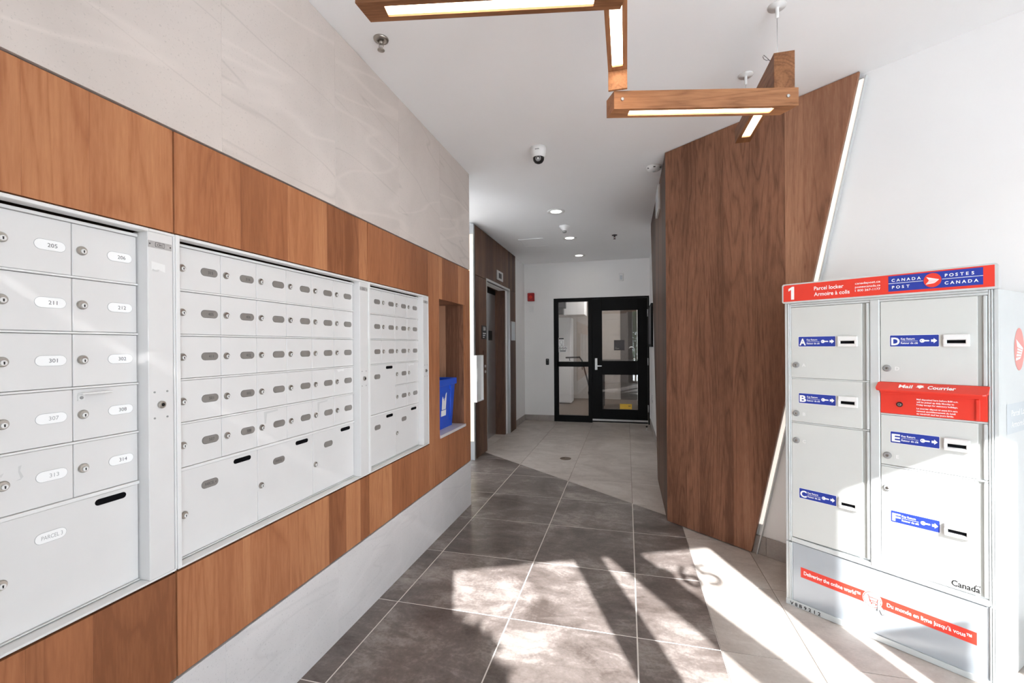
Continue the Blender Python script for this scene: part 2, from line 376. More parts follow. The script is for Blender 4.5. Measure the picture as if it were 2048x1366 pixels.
n = MB().box(2.955, 3.472, 0.44, 0.455, 0.69, 1.698, M_WOOD2).box(2.941, 2.955, 0.012, 0.455, 0.69, 1.70, M_WOOD2).box(2.955, 3.472, 0.012, 0.455, 1.698, 1.712, M_WOOD2).obj('niche_lining', wall_left)
for y0, y1 in ((0.012, 0.052), (0.052, 0.17), (0.17, 0.33), (0.33, 0.44)): MB().box(3.472, 3.484, y0, y1, 0.69, 1.698, M_WOOD2).obj('plank', n)
MB().box(2.957, 3.470, -0.008, 0.44, 0.695, 0.716, M_SHELF, 0.0015).obj('niche_shelf', wall_left)

# other walls
b = MB().box(-0.12, 0.0, -0.9, 1.2, 0, CEIL, M_WALL)
b = MB().box(-4.5, -1.845, 5.045, 5.145, 0, CEIL, M_WALL)
wa = b.obj('wall_alcove', kind='structure')
MB().box(-4.5, -1.852, 5.030, 5.045, 0, 0.105, M_BASE, 0.002).obj('base_tile', wa)
MB().box(-2.9, -2.8, 3.0, 5.045, 0, CEIL, M_WALL).obj('wall_alcove_end', kind='structure')
b = MB()                                                    # elevator wall, x = -1.80, with the shaft opening
b.box(-1.90, -1.80, 5.055, 5.50, 0, CEIL, M_WALL).box(-1.90, -1.80, 5.50, 6.60, 2.20, CEIL, M_WALL).box(-1.90, -1.80, 6.60, 7.896, 0, CEIL, M_WALL)
we = b.obj('wall_elevator', kind='structure')
def ewall(x0, x1, z0, z1, par):                             # veneer boards on the elevator wall, local frame x = world y
    planks(x0, x1, z0, z1, par, M_WOOD3, 0.11, 0.2, random.Random(int(x0 * 100 + z0 * 10)))
ep = place(MB().box(5.06, 5.50, 0.012, 0.044, 0.004, 2.215, M_GAP).box(5.06, 7.03, 0.012, 0.044, 2.215, CEIL - 0.02, M_GAP).box(6.66, 7.03, 0.012, 0.044, 0.004, 2.215, M_GAP).obj('elevator_wall_panel'), (-1.754, 0, 0), 90)
ep['label'] = 'dark walnut cladding around the elevator doorway'; ep['category'] = 'wall panel'
ewall(5.055, 5.478, 0.004, 2.212, ep); ewall(6.684, 7.04, 0.004, 2.212, ep); ewall(5.055, 7.04, 2.217, CEIL - 0.02, ep)
# elevator doorway
ed = place(MB().box(5.480, 5.508, -0.004, 0.05, 0, 2.235, M_STEEL2, 0.002).box(6.650, 6.682, -0.004, 0.05, 0, 2.235, M_STEEL2, 0.002).box(5.508, 6.650, -0.004, 0.05, 2.205, 2.235, M_STEEL2, 0.002).obj('door_1', kind='structure'), (-1.754, 0, 0), 90)
MB().box(6.545, 6.65, 0.05, 0.30, 0, 2.205, M_WOOD3).box(5.49, 5.508, 0.05, 0.30, 0, 2.205, M_WOOD3).box(5.508, 6.65, 0.05, 0.30, 2.205, 2.22, M_WOOD3).obj('jamb_lining', ed)
dl = MB().box(5.50, 6.02, 0.20, 0.24, 0.005, 2.13, M_STEEL, 0.002).obj('door_leaf', ed); MB().box(6.023, 6.545, 0.20, 0.24, 0.005, 2.13, M_STEEL, 0.002).obj('door_leaf', ed)
MB().box(5.508, 6.65, 0.195, 0.25, 2.13, 2.205, M_DARK).obj('head_trim', ed)
MB().box(6.20, 6.36, 0.193, 0.20, 1.44, 1.58, M_BLACK, 0.001).obj('hall_sign', ed, label='small black square plate on the steel leaf')
# fittings by the elevator
t = empty('floor_indicator', (-1.754, 6.10, 2.352), 90, label='small square floor indicator with steel surround above the elevator doorway', category='indicator')
MB().box(-0.155, 0.155, -0.012, 0, -0.067, 0.067, M_STEEL2, 0.002).obj('surround', t); MB().box(-0.07, 0.07, -0.014, -0.011, -0.036, 0.036, M_BLACK).obj('display', t)
t = empty('elevator_sign', (-1.754, 5.37, 1.53), 90, label='black sign with small white pictogram and lines beside the elevator', category='sign')
MB().box(-0.095, 0.095, -0.006, 0, -0.085, 0.085, M_BLACK, 0.001).obj('plate', t)
b = MB().prism(rrect(-0.05, 0.05, 0.02, 0.07, 0.006), -0.0075, -0.006, M_GPL)
for k in range(3): b.box(-0.06, 0.06 - 0.03 * k, -0.0075, -0.006, -0.018 - 0.025 * k, -0.008 - 0.025 * k, M_WHITE)
b.prism([(0.01, 0.03), (0.03, 0.03), (0.02, 0.062)], -0.009, -0.0075, M_WHITE); b.obj('print', t)
t = empty('call_button_plate', (-1.754, 5.385, 1.10), 90, label='narrow brown steel call button plate below the black elevator sign', category='call button')
MB().box(-0.05, 0.05, -0.006, 0, -0.15, 0.20, M_WOOD3, 0.001).obj('plate', t)
for zz in (0.0, -0.07): MB().lathe([(0.018, 0), (0.018, -0.008), (0.014, -0.012)], M_STEEL2, 14, 'y', (0, -0.006, zz)).obj('button', t)
t = empty('notice_frame', (-1.754, 6.85, 1.59), 90, label='slim white notice plate on dark wood right of the elevator doorway', category='notice')
MB().box(-0.115, 0.115, -0.012, 0, -0.15, 0.15, M_STEEL2, 0.002).obj('frame', t); MB().box(-0.10, 0.10, -0.013, -0.011, -0.135, 0.135, M_GREYP).obj('sheet', t)
# vertical light slot at the elevator corner
t = empty('corner_light', (-1.80, 5.0, 0), 0, label='tall vertical strip light glowing at the elevator wall corner', category='strip light')
MB().box(-0.046, -0.040, -0.002, 0.055, 0.0, CEIL - 0.02, M_GPL).box(0.036, 0.044, -0.002, 0.055, 0.0, CEIL - 0.02, M_GPL).box(-0.046, 0.044, 0.04, 0.055, 0.0, CEIL - 0.02, M_GPL).box(-0.04, 0.036, 0.004, 0.04, 0.0, 0.22, M_GPL).box(-0.04, 0.036, 0.004, 0.04, 2.69, CEIL - 0.02, M_GPL).obj('channel', t)
MB().box(-0.038, 0.034, 0.010, 0.03, 0.22, 2.69, M_LEDS).obj('diffuser', t)
# white sheet-metal box over the strip
t = empty('metal_box', (-1.80, 4.97, 0.69), 0, label='open white sheet metal box mounted over the glowing corner strip', category='box')
b = MB().box(0.005, 0.085, 0.0, 0.012, 0, 0.555, M_WPL, 0.001).box(0.005, 0.085, 0.012, 0.026, 0, 0.012, M_WPL).box(0.05, 0.085, 0.012, 0.26, 0, 0.008, M_WPL).box(0.05, 0.085, 0.012, 0.26, 0.547, 0.555, M_WPL).box(0.05, 0.056, 0.012, 0.26, 0.008, 0.547, M_WPL).box(0.05, 0.085, 0.252, 0.26, 0.008, 0.547, M_WPL)
b.obj('shell', t)
for q in (0.03, 0.52):
    MB().lathe([(0.004, 0), (0.004, -0.002)], M_GPL, 10, 'y', (0.03, 0, q)).obj('screw', t)
MB().tube([(0.07, 0.05, 0.40), (0.072, 0.055, 0.33), (0.07, 0.06, 0.25)], 0.014, M_WPL).obj('white_tube', t)
MB().box(0.060, 0.066, 0.04, 0.075, 0.09, 0.24, M_GPL).box(0.060, 0.066, 0.04, 0.075, 0.02, 0.09, M_MAG).obj('tag_strip', t)
MB().box(0.058, 0.064, 0.035, 0.055, 0.41, 0.44, M_BLACK).obj('clip', t)

# back wall with doorway
b = MB()
b.box(-1.90, -1.262, 7.896, 8.016, 0, CEIL, M_WALL).box(-1.262, 0.372, 7.896, 8.016, 2.192, CEIL, M_WALL).box(0.372, 0.6, 7.896, 8.016, 0, CEIL, M_WALL)
wb = b.obj('wall_back', kind='structure')
MB().box(-1.80, -1.262, 7.884, 7.896, 0, 0.105, M_BASE, 0.002).obj('baseboard_back', kind='structure')
MB().box(-1.80, -1.788, 7.045, 7.884, 0, 0.105, M_BASE, 0.002).obj('baseboard_left', kind='structure')
wr = MB().box(0.385, 0.485, 3.56, 7.896, 0, CEIL, M_WALL).obj('wall_hall_right', kind='structure')
MB().box(0.373, 0.385, 4.75, 7.884, 0, 0.105, M_BASE, 0.002).obj('baseboard_right', kind='structure')
# angled right wall: local frame at W0, x along (.782,-.623)
WROT = -38.55
b = MB().box(-0.60, 3.80, 0.0, 0.12, 0, CEIL, M_WALL)
wang = place(b.obj('wall_right', kind='structure'), (0.85, 3.17, 0), WROT)
bb = MB().box(-0.10, 0.015, -0.012, 0, 0, 0.12, M_BASE, 0.002).box(0.017, 0.62, -0.012, 0, 0, 0.12, M_BASE, 0.002).box(0.622, 1.22, -0.012, 0, 0, 0.12, M_BASE, 0.002).box(1.222, 3.7, -0.012, 0, 0, 0.12, M_BASE, 0.002)
place(bb.obj('baseboard_angled', kind='structure'), (0.85, 3.17, 0), WROT)

# glazed door in the back wall
d2 = place(MB().box(-1.262, -1.205, -0.012, 0.06, 0, 2.192, M_DARK, 0.002).box(0.350, 0.372, -0.012, 0.06, 0, 2.192, M_DARK, 0.002).box(-1.205, 0.350, -0.012, 0.06, 2.165, 2.192, M_DARK, 0.002).box(-0.655, -0.588, -0.012, 0.06, 0, 2.165, M_DARK, 0.002)
           .box(-1.205, -0.655, -0.006, 0.05, 2.128, 2.165, M_DARK).box(-1.205, -0.655, -0.006, 0.05, 0, 0.114, M_DARK).box(-1.205, -0.655, -0.006, 0.05, 0.978, 1.066, M_DARK).box(-1.205, -1.180, -0.006, 0.05, 0.114, 2.128, M_DARK).obj('door_2', kind='structure'), (0, 7.896, 0), 0)
MB().box(-1.275, -1.262, -0.006, 0.05, 0, 2.20, M_WALL).box(0.372, 0.392, -0.006, 0.05, 0, 2.20, M_WALL).box(-1.275, 0.392, -0.006, 0.05, 2.192, 2.212, M_WALL).obj('casing', d2)
for z0, z1 in ((1.066, 2.128), (0.114, 0.978)): MB().box(-1.180, -0.655, 0.015, 0.023, z0, z1, M_GLASS2).obj('pane', d2)
leaf = MB().box(-0.586, -0.416, 0.0, 0.045, 0.068, 2.160, M_DARK, 0.002).box(0.180, 0.346, 0.0, 0.045, 0.068, 2.160, M_DARK, 0.002).box(-0.416, 0.180, 0.0, 0.045, 1.958, 2.160, M_DARK).box(-0.416, 0.180, 0.0, 0.045, 0.842, 1.080, M_DARK).box(-0.416, 0.180, 0.0, 0.045, 0.068, 0.240, M_DARK).obj('door_leaf', d2)
for z0, z1 in ((1.080, 1.958), (0.240, 0.842)): MB().box(-0.416, 0.180, 0.02, 0.028, z0, z1, M_GLASS2).obj('pane', leaf)
MB().box(-0.540, -0.497, -0.010, 0, 0.925, 1.128, M_STEEL2, 0.002).lathe([(0.012, -0.05), (0.012, 0)], M_STEEL2, 12, 'y', (-0.518, 0, 0.99)).box(-0.525, -0.420, -0.055, -0.040, 0.982, 1.004, M_STEEL2, 0.004).obj('handle', leaf)
for zc in (1.90, 1.07, 0.27): MB().lathe([(0.009, -0.062), (0.009, 0.062)], M_STEEL2, 10, 'z', (0.348, -0.012, zc)).obj('hinge', leaf)
MB().box(-0.586, 0.346, -0.012, 0.0, 0.036, 0.068, M_STEEL2, 0.002).obj('door_sweep', leaf); MB().box(-0.586, 0.346, 0.004, 0.04, 0.01, 0.066, M_DARK).obj('bottom_rail', leaf)
# stickers on the glass
t = empty('warning_sticker', (-1.131, 7.910, 1.42), 0, label='white sticker with dark band and shield outline on the sidelight glass', category='sticker')
MB().box(-0.05, 0.05, 0, 0.0012, -0.073, 0.073, M_WPL).obj('sheet', t); MB().box(-0.045, 0.045, -0.0006, 0, 0.045, 0.068, M_BLACK).prism(ell(0, -0.005, 0.032, 0.036, 16), -0.0006, 0, M_GPL).prism(ell(0, -0.005, 0.027, 0.031, 16), -0.0009, -0.0006, M_WPL).prism([(-0.02, -0.062), (0.022, -0.062), (0.022, -0.05), (0.0, -0.056)], -0.0006, 0, M_BLACK).obj('print', t)
t = empty('rules_sticker', (-1.104, 7.910, 1.286), 0, label='white sticker with three round prohibition signs on the sidelight glass', category='sticker')
MB().box(-0.077, 0.077, 0, 0.0012, -0.053, 0.053, M_WPL).obj('sheet', t)
b = MB()
for k in (-1, 0, 1): b.prism(ell(0.05 * k, 0.018, 0.021, 0.021, 14), -0.0006, 0, M_BLACK).prism(ell(0.05 * k, 0.018, 0.015, 0.015, 14), -0.0009, -0.0006, M_WPL).prism([(0.05 * k - 0.013, 0.028), (0.05 * k - 0.009, 0.031), (0.05 * k + 0.013, 0.008), (0.05 * k + 0.009, 0.005)], -0.0012, -0.0009, M_BLACK)
b.box(-0.06, 0.06, -0.0006, 0, -0.026, -0.016, M_INK).box(-0.05, 0.05, -0.0006, 0, -0.042, -0.032, M_INK); b.obj('print', t)
t = empty('door_card', (-0.125, 7.910, 1.353), 0, label='square charcoal card stuck on the upper door glass', category='card')
MB().box(-0.088, 0.088, 0, 0.002, -0.088, 0.088, M_CHAR).obj('sheet', t); MB().box(-0.07, -0.045, -0.0006, 0, -0.04, -0.032, M_PLG).box(-0.07, 0.0, -0.0006, 0, -0.062, -0.05, M_PLG).obj('print', t)
t = empty('yellow_sticker', (-0.02, 7.910, 0.293), 0, label='yellow rectangular sticker low on the glass door', category='sticker')
MB().box(-0.10, 0.10, 0, 0.0012, -0.045, 0.045, M_YEL).obj('sheet', t); MB().box(0.04, 0.08, -0.0006, 0, 0.005, 0.015, M_CHAR).obj('print', t)
# fittings on the back wall
def wallbox(name, x, z, hw, hh, d, mat, label, cat, extra=None):
    t = empty(name, (x, 7.896, z), 0, label=label, category=cat); MB().box(-hw, hw, -d, 0, -hh, hh, mat, min(0.008, d * 0.4)).obj('housing', t)
    if extra: extra(t)
    return t
wallbox('fire_alarm_bell', -1.671, 2.232, 0.062, 0.074, 0.05, M_REDAL, 'red fire alarm sounder high on the back wall', 'fire alarm', lambda t: MB().lathe([(0.03, -0.05), (0.03, -0.056), (0.022, -0.06)], M_RED, 16, 'y').obj('lens', t))
wallbox('blank_plate', -1.67, 2.015, 0.038, 0.060, 0.008, M_WPL, 'white blank cover plate under the red fire alarm', 'wall plate', lambda t: MB().box(-0.016, 0.016, -0.011, -0.008, -0.033, 0.033, M_WPL, 0.002).obj('insert', t))
wallbox('card_reader', -1.381, 1.064, 0.028, 0.056, 0.02, M_BLACK, 'small black card reader left of the glass door', 'card reader', lambda t: MB().box(-0.008, 0.008, -0.022, -0.02, 0.028, 0.04, M_GPL).obj('indicator', t))
wallbox('door_chime', -0.085, 2.525, 0.038, 0.068, 0.02, M_WPL, 'white chime box on the wall above the glass door', 'chime', lambda t: MB().box(-0.02, 0.02, -0.022, -0.02, -0.045, 0.03, M_GREYP).obj('grille', t))
# room behind the glass door
b = MB().box(-1.9, 1.6, 11.4, 11.5, 0, 2.9, M_BLOCK).box(-2.0, -1.9, 8.016, 11.5, 0, 2.9, M_BLOCK).box(1.6, 1.7, 8.016, 11.5, 0, 2.9, M_DGREY).box(-2.0, 1.7, 8.016, 11.5, 2.83, 2.9, M_BLOCK).box(-0.15, 1.6, 11.36, 11.4, 0, 2.83, M_DGREY)
wbeyond = b.obj('wall_beyond', kind='structure')
for r in range(14):
    for c in range(5):
        x0 = -1.9 + 0.4 * c - (0.2 if r % 2 else 0); x1 = x0 + 0.394
        x0 = max(x0, -1.895)
        if x0 > -0.2: continue
        MB().box(x0, min(x1, -0.16), 11.385, 11.4, 0.2 * r + 0.003, 0.2 * r + 0.197, M_BLOCK).obj('block', wbeyond)
t = empty('storage_locker', (-1.45, 10.3, 0), 0, label='tall pale cabinet in the room behind the sidelight', category='cabinet')
MB().box(-0.4, 0.2, 0, 0.5, 0.02, 2.0, M_WALL, 0.006).obj('carcass', t); MB().box(-0.39, 0.19, -0.02, 0, 0.04, 1.98, M_WALL, 0.004).obj('door_panel', t)
t = empty('wall_duct', (-1.23, 9.7, 2.02), 0, label='pale boxed duct near the ceiling behind the sidelight', category='duct'); MB().box(-0.1, 0.35, 0, 0.6, 0, 0.7, M_WALL, 0.004).obj('casing', t)
for k, (z0, dz) in enumerate(((2.02, 0.12), (2.15, 0.16))):
    t = empty('speaker_box', (-1.42, 9.4, z0), 0, label=('lower' if k == 0 else 'upper') + ' black box on the wall behind the sidelight', category='box'); MB().box(-0.2, 0.11 + 0.05 * k, 0, 0.2, 0, dz, M_BLACK, 0.006).obj('housing', t); MB().box(-0.18, 0.09 + 0.05 * k, -0.004, 0, 0.02, dz - 0.02, M_CHAR).obj('front', t)
ld = bpy.data.lights.new('room_fill', 'AREA'); ld.size = 1.2; ld.energy = 22; ld.color = (1.0, 0.97, 0.93); lo = bpy.data.objects.new('room_fill', ld); COL.objects.link(lo); lo.parent = wbeyond; lo.location = (-0.3, 9.6, 2.8)  # unseen area light added to brighten the room behind the glass
t = empty('stair_handrail', (0, 9.6, 0), 0, label='dark metal handrail sloping down behind the sidelight', category='handrail')
MB().tube([(-1.28, 0, 1.09), (-0.98, 0, 1.10), (-0.93, 0.02, 1.02), (-0.76, 0.1, 0.36)], 0.018, M_BLACK).obj('rail', t)
for px, pz in ((-1.2, 1.05), (-0.93, 0.86), (-0.80, 0.32)): MB().tube([(px, 0, pz + 0.04), (px, 0.04, pz - 0.02), (px, 0.1, pz - 0.03)], 0.008, M_BLACK).obj('bracket', t)
t = empty('white_column', (0.33, 10.4, 0), 0, label='white square column behind the right side of the door glass', category='column'); MB().box(-0.1, 0.1, 0, 0.2, 0, 2.83, M_WALL, 0.004).obj('shaft', t); MB().box(-0.112, 0.112, -0.012, 0.212, 0, 0.1, M_BASE).obj('base', t)
t = empty('work_table', (-0.05, 9.9, 0), 0, label='dark table seen through the upper door glass', category='table')
MB().box(-0.5, 0.5, -0.3, 0.3, 0.99, 1.03, M_BLACK, 0.004).obj('top', t)
for sx in (-0.45, 0.45):
    for sy in (-0.25, 0.25): MB().box(sx - 0.02, sx + 0.02, sy - 0.02, sy + 0.02, 0, 0.99, M_BLACK).obj('leg', t)
t = empty('sink_faucet', (0.16, 9.85, 1.03), 0, label='chrome gooseneck faucet on the dark table behind the glass', category='faucet')
MB().tube([(0, 0, 0), (0, 0, 0.22)] + [(-0.06 + 0.06 * cos(a), 0, 0.22 + 0.06 * sin(a)) for a in (0.5, 1.0, 1.57, 2.1, 2.7)], 0.012, M_STEEL2).obj('spout', t); MB().lathe([(0.03, 0), (0.03, 0.02), (0.015, 0.04)], M_STEEL2, 14).obj('base', t)

# hall side: picture, outlet plate and doorstop on the right hallway wall
t = empty('picture_frame', (0.385, 7.42, 1.655), -90, label='dark framed board on the right hallway wall by the glass door', category='picture')
MB().box(-0.46, 0.46, -0.03, 0, -0.33, 0.33, M_DARK, 0.003).obj('frame', t); MB().box(-0.42, 0.42, -0.032, -0.029, -0.29, 0.29, M_CHAR).obj('board', t)
t = empty('outlet_plate', (0.385, 7.15, 0.52), -90, label='small white outlet plate low on the right hallway wall', category='outlet')
MB().box(-0.036, 0.036, -0.007, 0, -0.058, 0.058, M_WPL, 0.002).obj('plate', t)
for zz in (-0.025, 0.025): MB().box(-0.016, 0.016, -0.009, -0.006, zz - 0.014, zz + 0.014, M_GPL).obj('socket', t)
t = empty('door_stop', (0.30, 7.35, 0), 0, label='small metal doorstop on floor beside the glass door', category='doorstop')
MB().lathe([(0.02, 0), (0.02, 0.006), (0.008, 0.01), (0.008, 0.05)], M_STEEL2, 12).obj('post', t); MB().lathe([(0.014, 0.05), (0.016, 0.06), (0.012, 0.07)], M_BLACK, 12).obj('rubber_tip', t)

# ================================================================== walnut feature panel on the right
t = empty('feature_panel', (0.294, 3.595, 0), -40.5, label='tall slanted walnut feature panel folded around the hallway corner', category='wall panel')
XR = lambda z: 0.632 + (1.226 - 0.632) * z / CEIL
ZT = CEIL - 0.004
front = MB().prism([(0.02, 0.012), (XR(0) - 0.006, 0.012), (XR(ZT) - 0.006, ZT), (0.02, ZT)], 0.016, 0.032, M_GAP).obj('front_board', t)
side = MB(); SF = lambda z: 1.085 + (2.105 - 1.085) * z / CEIL
side.v = [(0.014, 0.0, 0.012)]; side.v = []
side_o = empty('side_board', (0, 0, 0), -49.5, t)
bk = MB().prism([(-0.0, 0.012), (-SF(0), 0.012), (-SF(ZT), ZT), (0, ZT)], 0.016, 0.06, M_GAP).obj('backing', side_o)
rp = random.Random(5); x = 0.0
for wd_ in (0.045, 0.125, 0.105, 0.075, 0.11, 0.06, 0.13, 0.20, 0.10, 0.14, 0.14):
    nx = min(x + wd_, 1.24); pl = [(x, 0.008), (nx, 0.008), (nx, ZT), (x, ZT)]
    k = (XR(1) - XR(0)); pl = clip(pl, 1, -k, XR(0))
    if len(pl) > 2: MB().prism(pl, 0, 0.016, M_WOOD2).obj('plank', front)
    x = nx
x = 0.0
while x < 2.1:
    nx = x + rp.uniform(0.12, 0.2); k = SF(1) - SF(0); pl = clip([(-x, 0.008), (-x, ZT), (-nx, ZT), (-nx, 0.008)], -1, -k, SF(0))
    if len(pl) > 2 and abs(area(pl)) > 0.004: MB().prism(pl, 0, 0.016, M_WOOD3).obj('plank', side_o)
    x = nx
ez = lambda z, o: (XR(z) + o, z)
led = MB().prism([ez(0.0, 0.0), ez(0.0, 0.034), ez(CEIL - 0.03, 0.034), ez(CEIL - 0.03, 0.0)], 0.034, 0.040, M_CAB2).prism([ez(0.0, 0.028), ez(0.0, 0.034), ez(CEIL - 0.03, 0.034), ez(CEIL - 0.03, 0.028)], 0.012, 0.034, M_CAB2).obj('edge_channel', t)
MB().prism([ez(0.20, 0.0), ez(0.20, 0.020), ez(CEIL - 0.04, 0.020), ez(CEIL - 0.04, 0.0)], 0.022, 0.033, M_LEDP).obj('edge_light', t, label='glowing white light strip along the slanted edge')
t = empty('wall_speaker', (0.294, 4.275, 2.655), -90, label='slim white box high on the wood return by the hallway', category='wall box')
MB().box(-0.16, 0.16, -0.02, 0, -0.10, 0.12, M_WPL, 0.003).obj('housing', t); MB().box(-0.14, 0.14, -0.022, -0.019, -0.08, 0.10, M_GREYP).obj('face', t)

# ================================================================== mailbox cabinets
ROWS = [(1.672, 1.541), (1.535, 1.402), (1.396, 1.264), (1.258, 1.128), (1.122, 0.988)]; PAR = (0.978, 0.712); ZB = 0.70
lk = MB().lathe([(0.0115, 0.0), (0.0115, -0.003), (0.0098, -0.005), (0.0098, -0.0052)], M_LOCKM, 18, 'y').lathe([(0.006, -0.0052), (0.006, -0.0075), (0.0052, -0.008)], M_RAIL, 14, 'y', (0.0012, 0, -0.002))
lk.prism([(0.0002, -0.0055), (0.0022, -0.0055), (0.0026, 0.0008), (-0.0004, 0.0008)], -0.0086, -0.0078, M_BLACK)
lock_me = lk.obj('lock'); LOCKP = lock_me
def slot_obj(par, x, z, w_):
    return MB().prism(pill(x, z, w_, 0.0165), -0.0006, 0.0, M_SLOT).obj('mail_slot', par)  # flat dark pill painted where the slot would open
def plate_obj(par, x, z, white, txt, wd_=0.060):
    b = MB().prism(pill(x, z, wd_ + 0.0016, 0.0258), -0.0004, 0.0, M_INK2 if white else M_INK).prism(pill(x, z, wd_, 0.0242), -0.0009, -0.0004, M_PLW if white else M_PLG)
    if txt:
        long = len(txt) > 4
        b.text(txt, x + (0.002 if long else 0.004), z - 0.0046, 0.0092, -0.0013, (M_INK2 if long or txt in ('307', '313') else M_INK) if white else M_CHAR, w=0.041 if long else None, align='C')
    return b.obj('number_plate', par)
def mdoor(cab, x0, x1, z1, z0, white, txt, parcel=False, lockz=None, plate=True, lock=True, slim=False):
    g = 0.0009
    d = MB().box(0, x1 - x0 - 2 * g, 0, 0.010, 0, z1 - z0 - 0.001, M_BOX, 0.0011).obj('parcel_door' if parcel else 'mailbox_door', cab); d.location = (x0 + g, 0.034, z0 - ZB + 0.0005); h = z1 - z0
    if parcel:
        slot_obj(d, 0.232, h - 0.020, 0.074); plate_obj(d, 0.104, h - 0.066, white, txt); dup(LOCKP, d, (0.0145, 0, 0.128 if lockz is None else lockz))
    else:
        if lock: dup(LOCKP, d, (0.0195 if x0 > 0.06 else 0.0125, 0, h - 0.0655))
        if plate: plate_obj(d, 0.107, h - 0.0655, white, txt)
    return d
def cabinet(i, label):
    W = UW[i]; cab = empty('mailbox_cabinet', (LW, U0[i], ZB), 90, label=label, category='mailboxes', group='mailbox cabinets in the wall')
    pw = 0.079; xr = W - pw                                    # pilaster on the right
    b = MB().box(0.0, 0.013, -0.006, 0.06, 0, 0.996, M_RAIL, 0.0012).box(0.013, xr + 0.004, -0.006, 0.030, 0.987, 0.996, M_RAIL, 0.0012).box(0.013, xr + 0.004, -0.006, 0.06, 0.0, 0.006, M_RAIL, 0.001).box(0.013, 0.034, 0.036, 0.06, 0.006, 0.985, M_RAIL)
    b.box(xr + 0.004, W, -0.006, 0.034, 0.988, 0.996, M_RAIL, 0.0015).box(xr + 0.004, W, -0.006, 0.034, 0.0, 0.006, M_RAIL, 0.001).obj('frame', cab)
    MB().box(0.0, W, 0.052, 0.42, 0.0, 0.996, M_GAP).obj('carcass', cab)
    pil = MB().box(xr + 0.002, W - 0.006, -0.004, 0.05, 0.006, 0.988, M_BOX, 0.0015).obj('pilaster', cab)
    MB().box(W - 0.0048, W, -0.006, 0.05, 0.0, 0.992, M_RAIL, 0.001).obj('edge_strip', cab)
    xc = xr + 0.036
    MB().lathe([(0.0105, -0.004), (0.0105, -0.010), (0.009, -0.0115)], M_LOCKM, 18, 'y', (xc, 0, 0.497)).lathe([(0.005, -0.0115), (0.004, -0.013)], M_BLACK, 12, 'y', (xc + 0.001, 0, 0.497)).obj('arrow_lock', pil)
    for sx in (-1, 1):
        for sz in (-1, 1): MB().lathe([(0.0028, -0.004), (0.0028, -0.0052)], M_GPL, 10, 'y', (xc + sx * 0.018, 0, 0.497 + sz * 0.037)).obj('screw', pil)
    b = MB().box(xc - 0.033, xc + 0.033, -0.0052, -0.004, 0.944, 0.963, M_PLATE).prism(rrect(xc - 0.014, xc + 0.012, 0.9475, 0.9605, 0.002), -0.0056, -0.0052, M_BLACK).prism(rrect(xc - 0.013, xc + 0.011, 0.9485, 0.9595, 0.002), -0.0059, -0.0056, M_PLATE)
    b.text('CRC', xc - 0.001, 0.9508, 0.006, -0.0062, M_BLACK, align='C', bold=0.02); b.lathe([(0.002, -0.0052), (0.002, -0.0058)], M_BLACK, 8, 'y', (xc - 0.029, 0, 0.954)).lathe([(0.002, -0.0052), (0.002, -0.0058)], M_BLACK, 8, 'y', (xc + 0.029, 0, 0.953)); b.obj('maker_plate', pil)
    return cab, xr, pil
def rails(cab, zs, x0, x1):
    for z0, z1 in zs: MB().box(x0, x1, 0.029, 0.05, z0 - ZB + 0.0006, z1 - ZB - 0.0006, M_RAIL, 0.0008).obj('rail', cab)
RZ = [(1.672, 1.681)] + [(ROWS[k + 1][0], ROWS[k][1]) for k in range(4)] + [(PAR[0], ROWS[4][1]), (0.708, PAR[1])]
# first cabinet (white number plates)
cab, xr, pil = cabinet(0, 'nearest mailbox cabinet, white number plates such as 206 and 314')
rails(cab, RZ, 0.034, xr); NA = [('205', '206'), ('211', '212'), ('301', '302'), ('307', '308'), ('313', '314')]
for r, (z1, z0) in enumerate(ROWS):
    for c in range(6):
        txt = NA[r][c - 4] if c >= 4 else ''
        d = mdoor(cab, 0.034 + 0.1508 * c, 0.034 + 0.1508 * (c + 1), z1, z0, True, txt)
        if txt == '308': MB().box(0.008, 0.075, -0.020, -0.001, 0.1155, 0.1195, M_RAIL, 0.0008).box(0.008, 0.024, -0.0025, 0, 0.100, 0.1155, M_RAIL, 0.0005).lathe([(0.004, -0.0025), (0.004, -0.004)], M_GPL, 10, 'y', (0.0155, 0, 0.107)).obj('bent_flap', d, label='bent metal flap with a screw')
        if txt == '313':
            MB().flat([(0.046, 0.105), (0.052, 0.107), (0.049, 0.095), (0.055, 0.080), (0.050, 0.074), (0.040, 0.0735), (0.050, 0.077), (0.046, 0.092)], -0.0006, M_RES).flat([(-0.03 + 0.032, 0.098), (0.016, 0.094), (0.022, 0.097), (0.018, 0.088), (0.006, 0.093)], -0.0006, M_RES).flat([(0.002, 0.078), (0.010, 0.076), (0.006, 0.073)], -0.0006, M_RES).obj('adhesive_mark', d)
for c, txt in enumerate(('', '', 'PARCEL 3')): mdoor(cab, 0.034 + 0.3016 * c, 0.034 + 0.3016 * (c + 1), PAR[0], PAR[1], True, txt, True)
MB().flat([(xr + 0.012, 0.905), (xr + 0.05, 0.900), (xr + 0.05, 0.878), (xr + 0.03, 0.884), (xr + 0.012, 0.880)], -0.0046, M_WPL).flat([(xr + 0.014, 0.884), (xr + 0.024, 0.881), (xr + 0.034, 0.884), (xr + 0.03, 0.877), (xr + 0.014, 0.877)], -0.0048, M_RES).obj('tape_mark', pil)
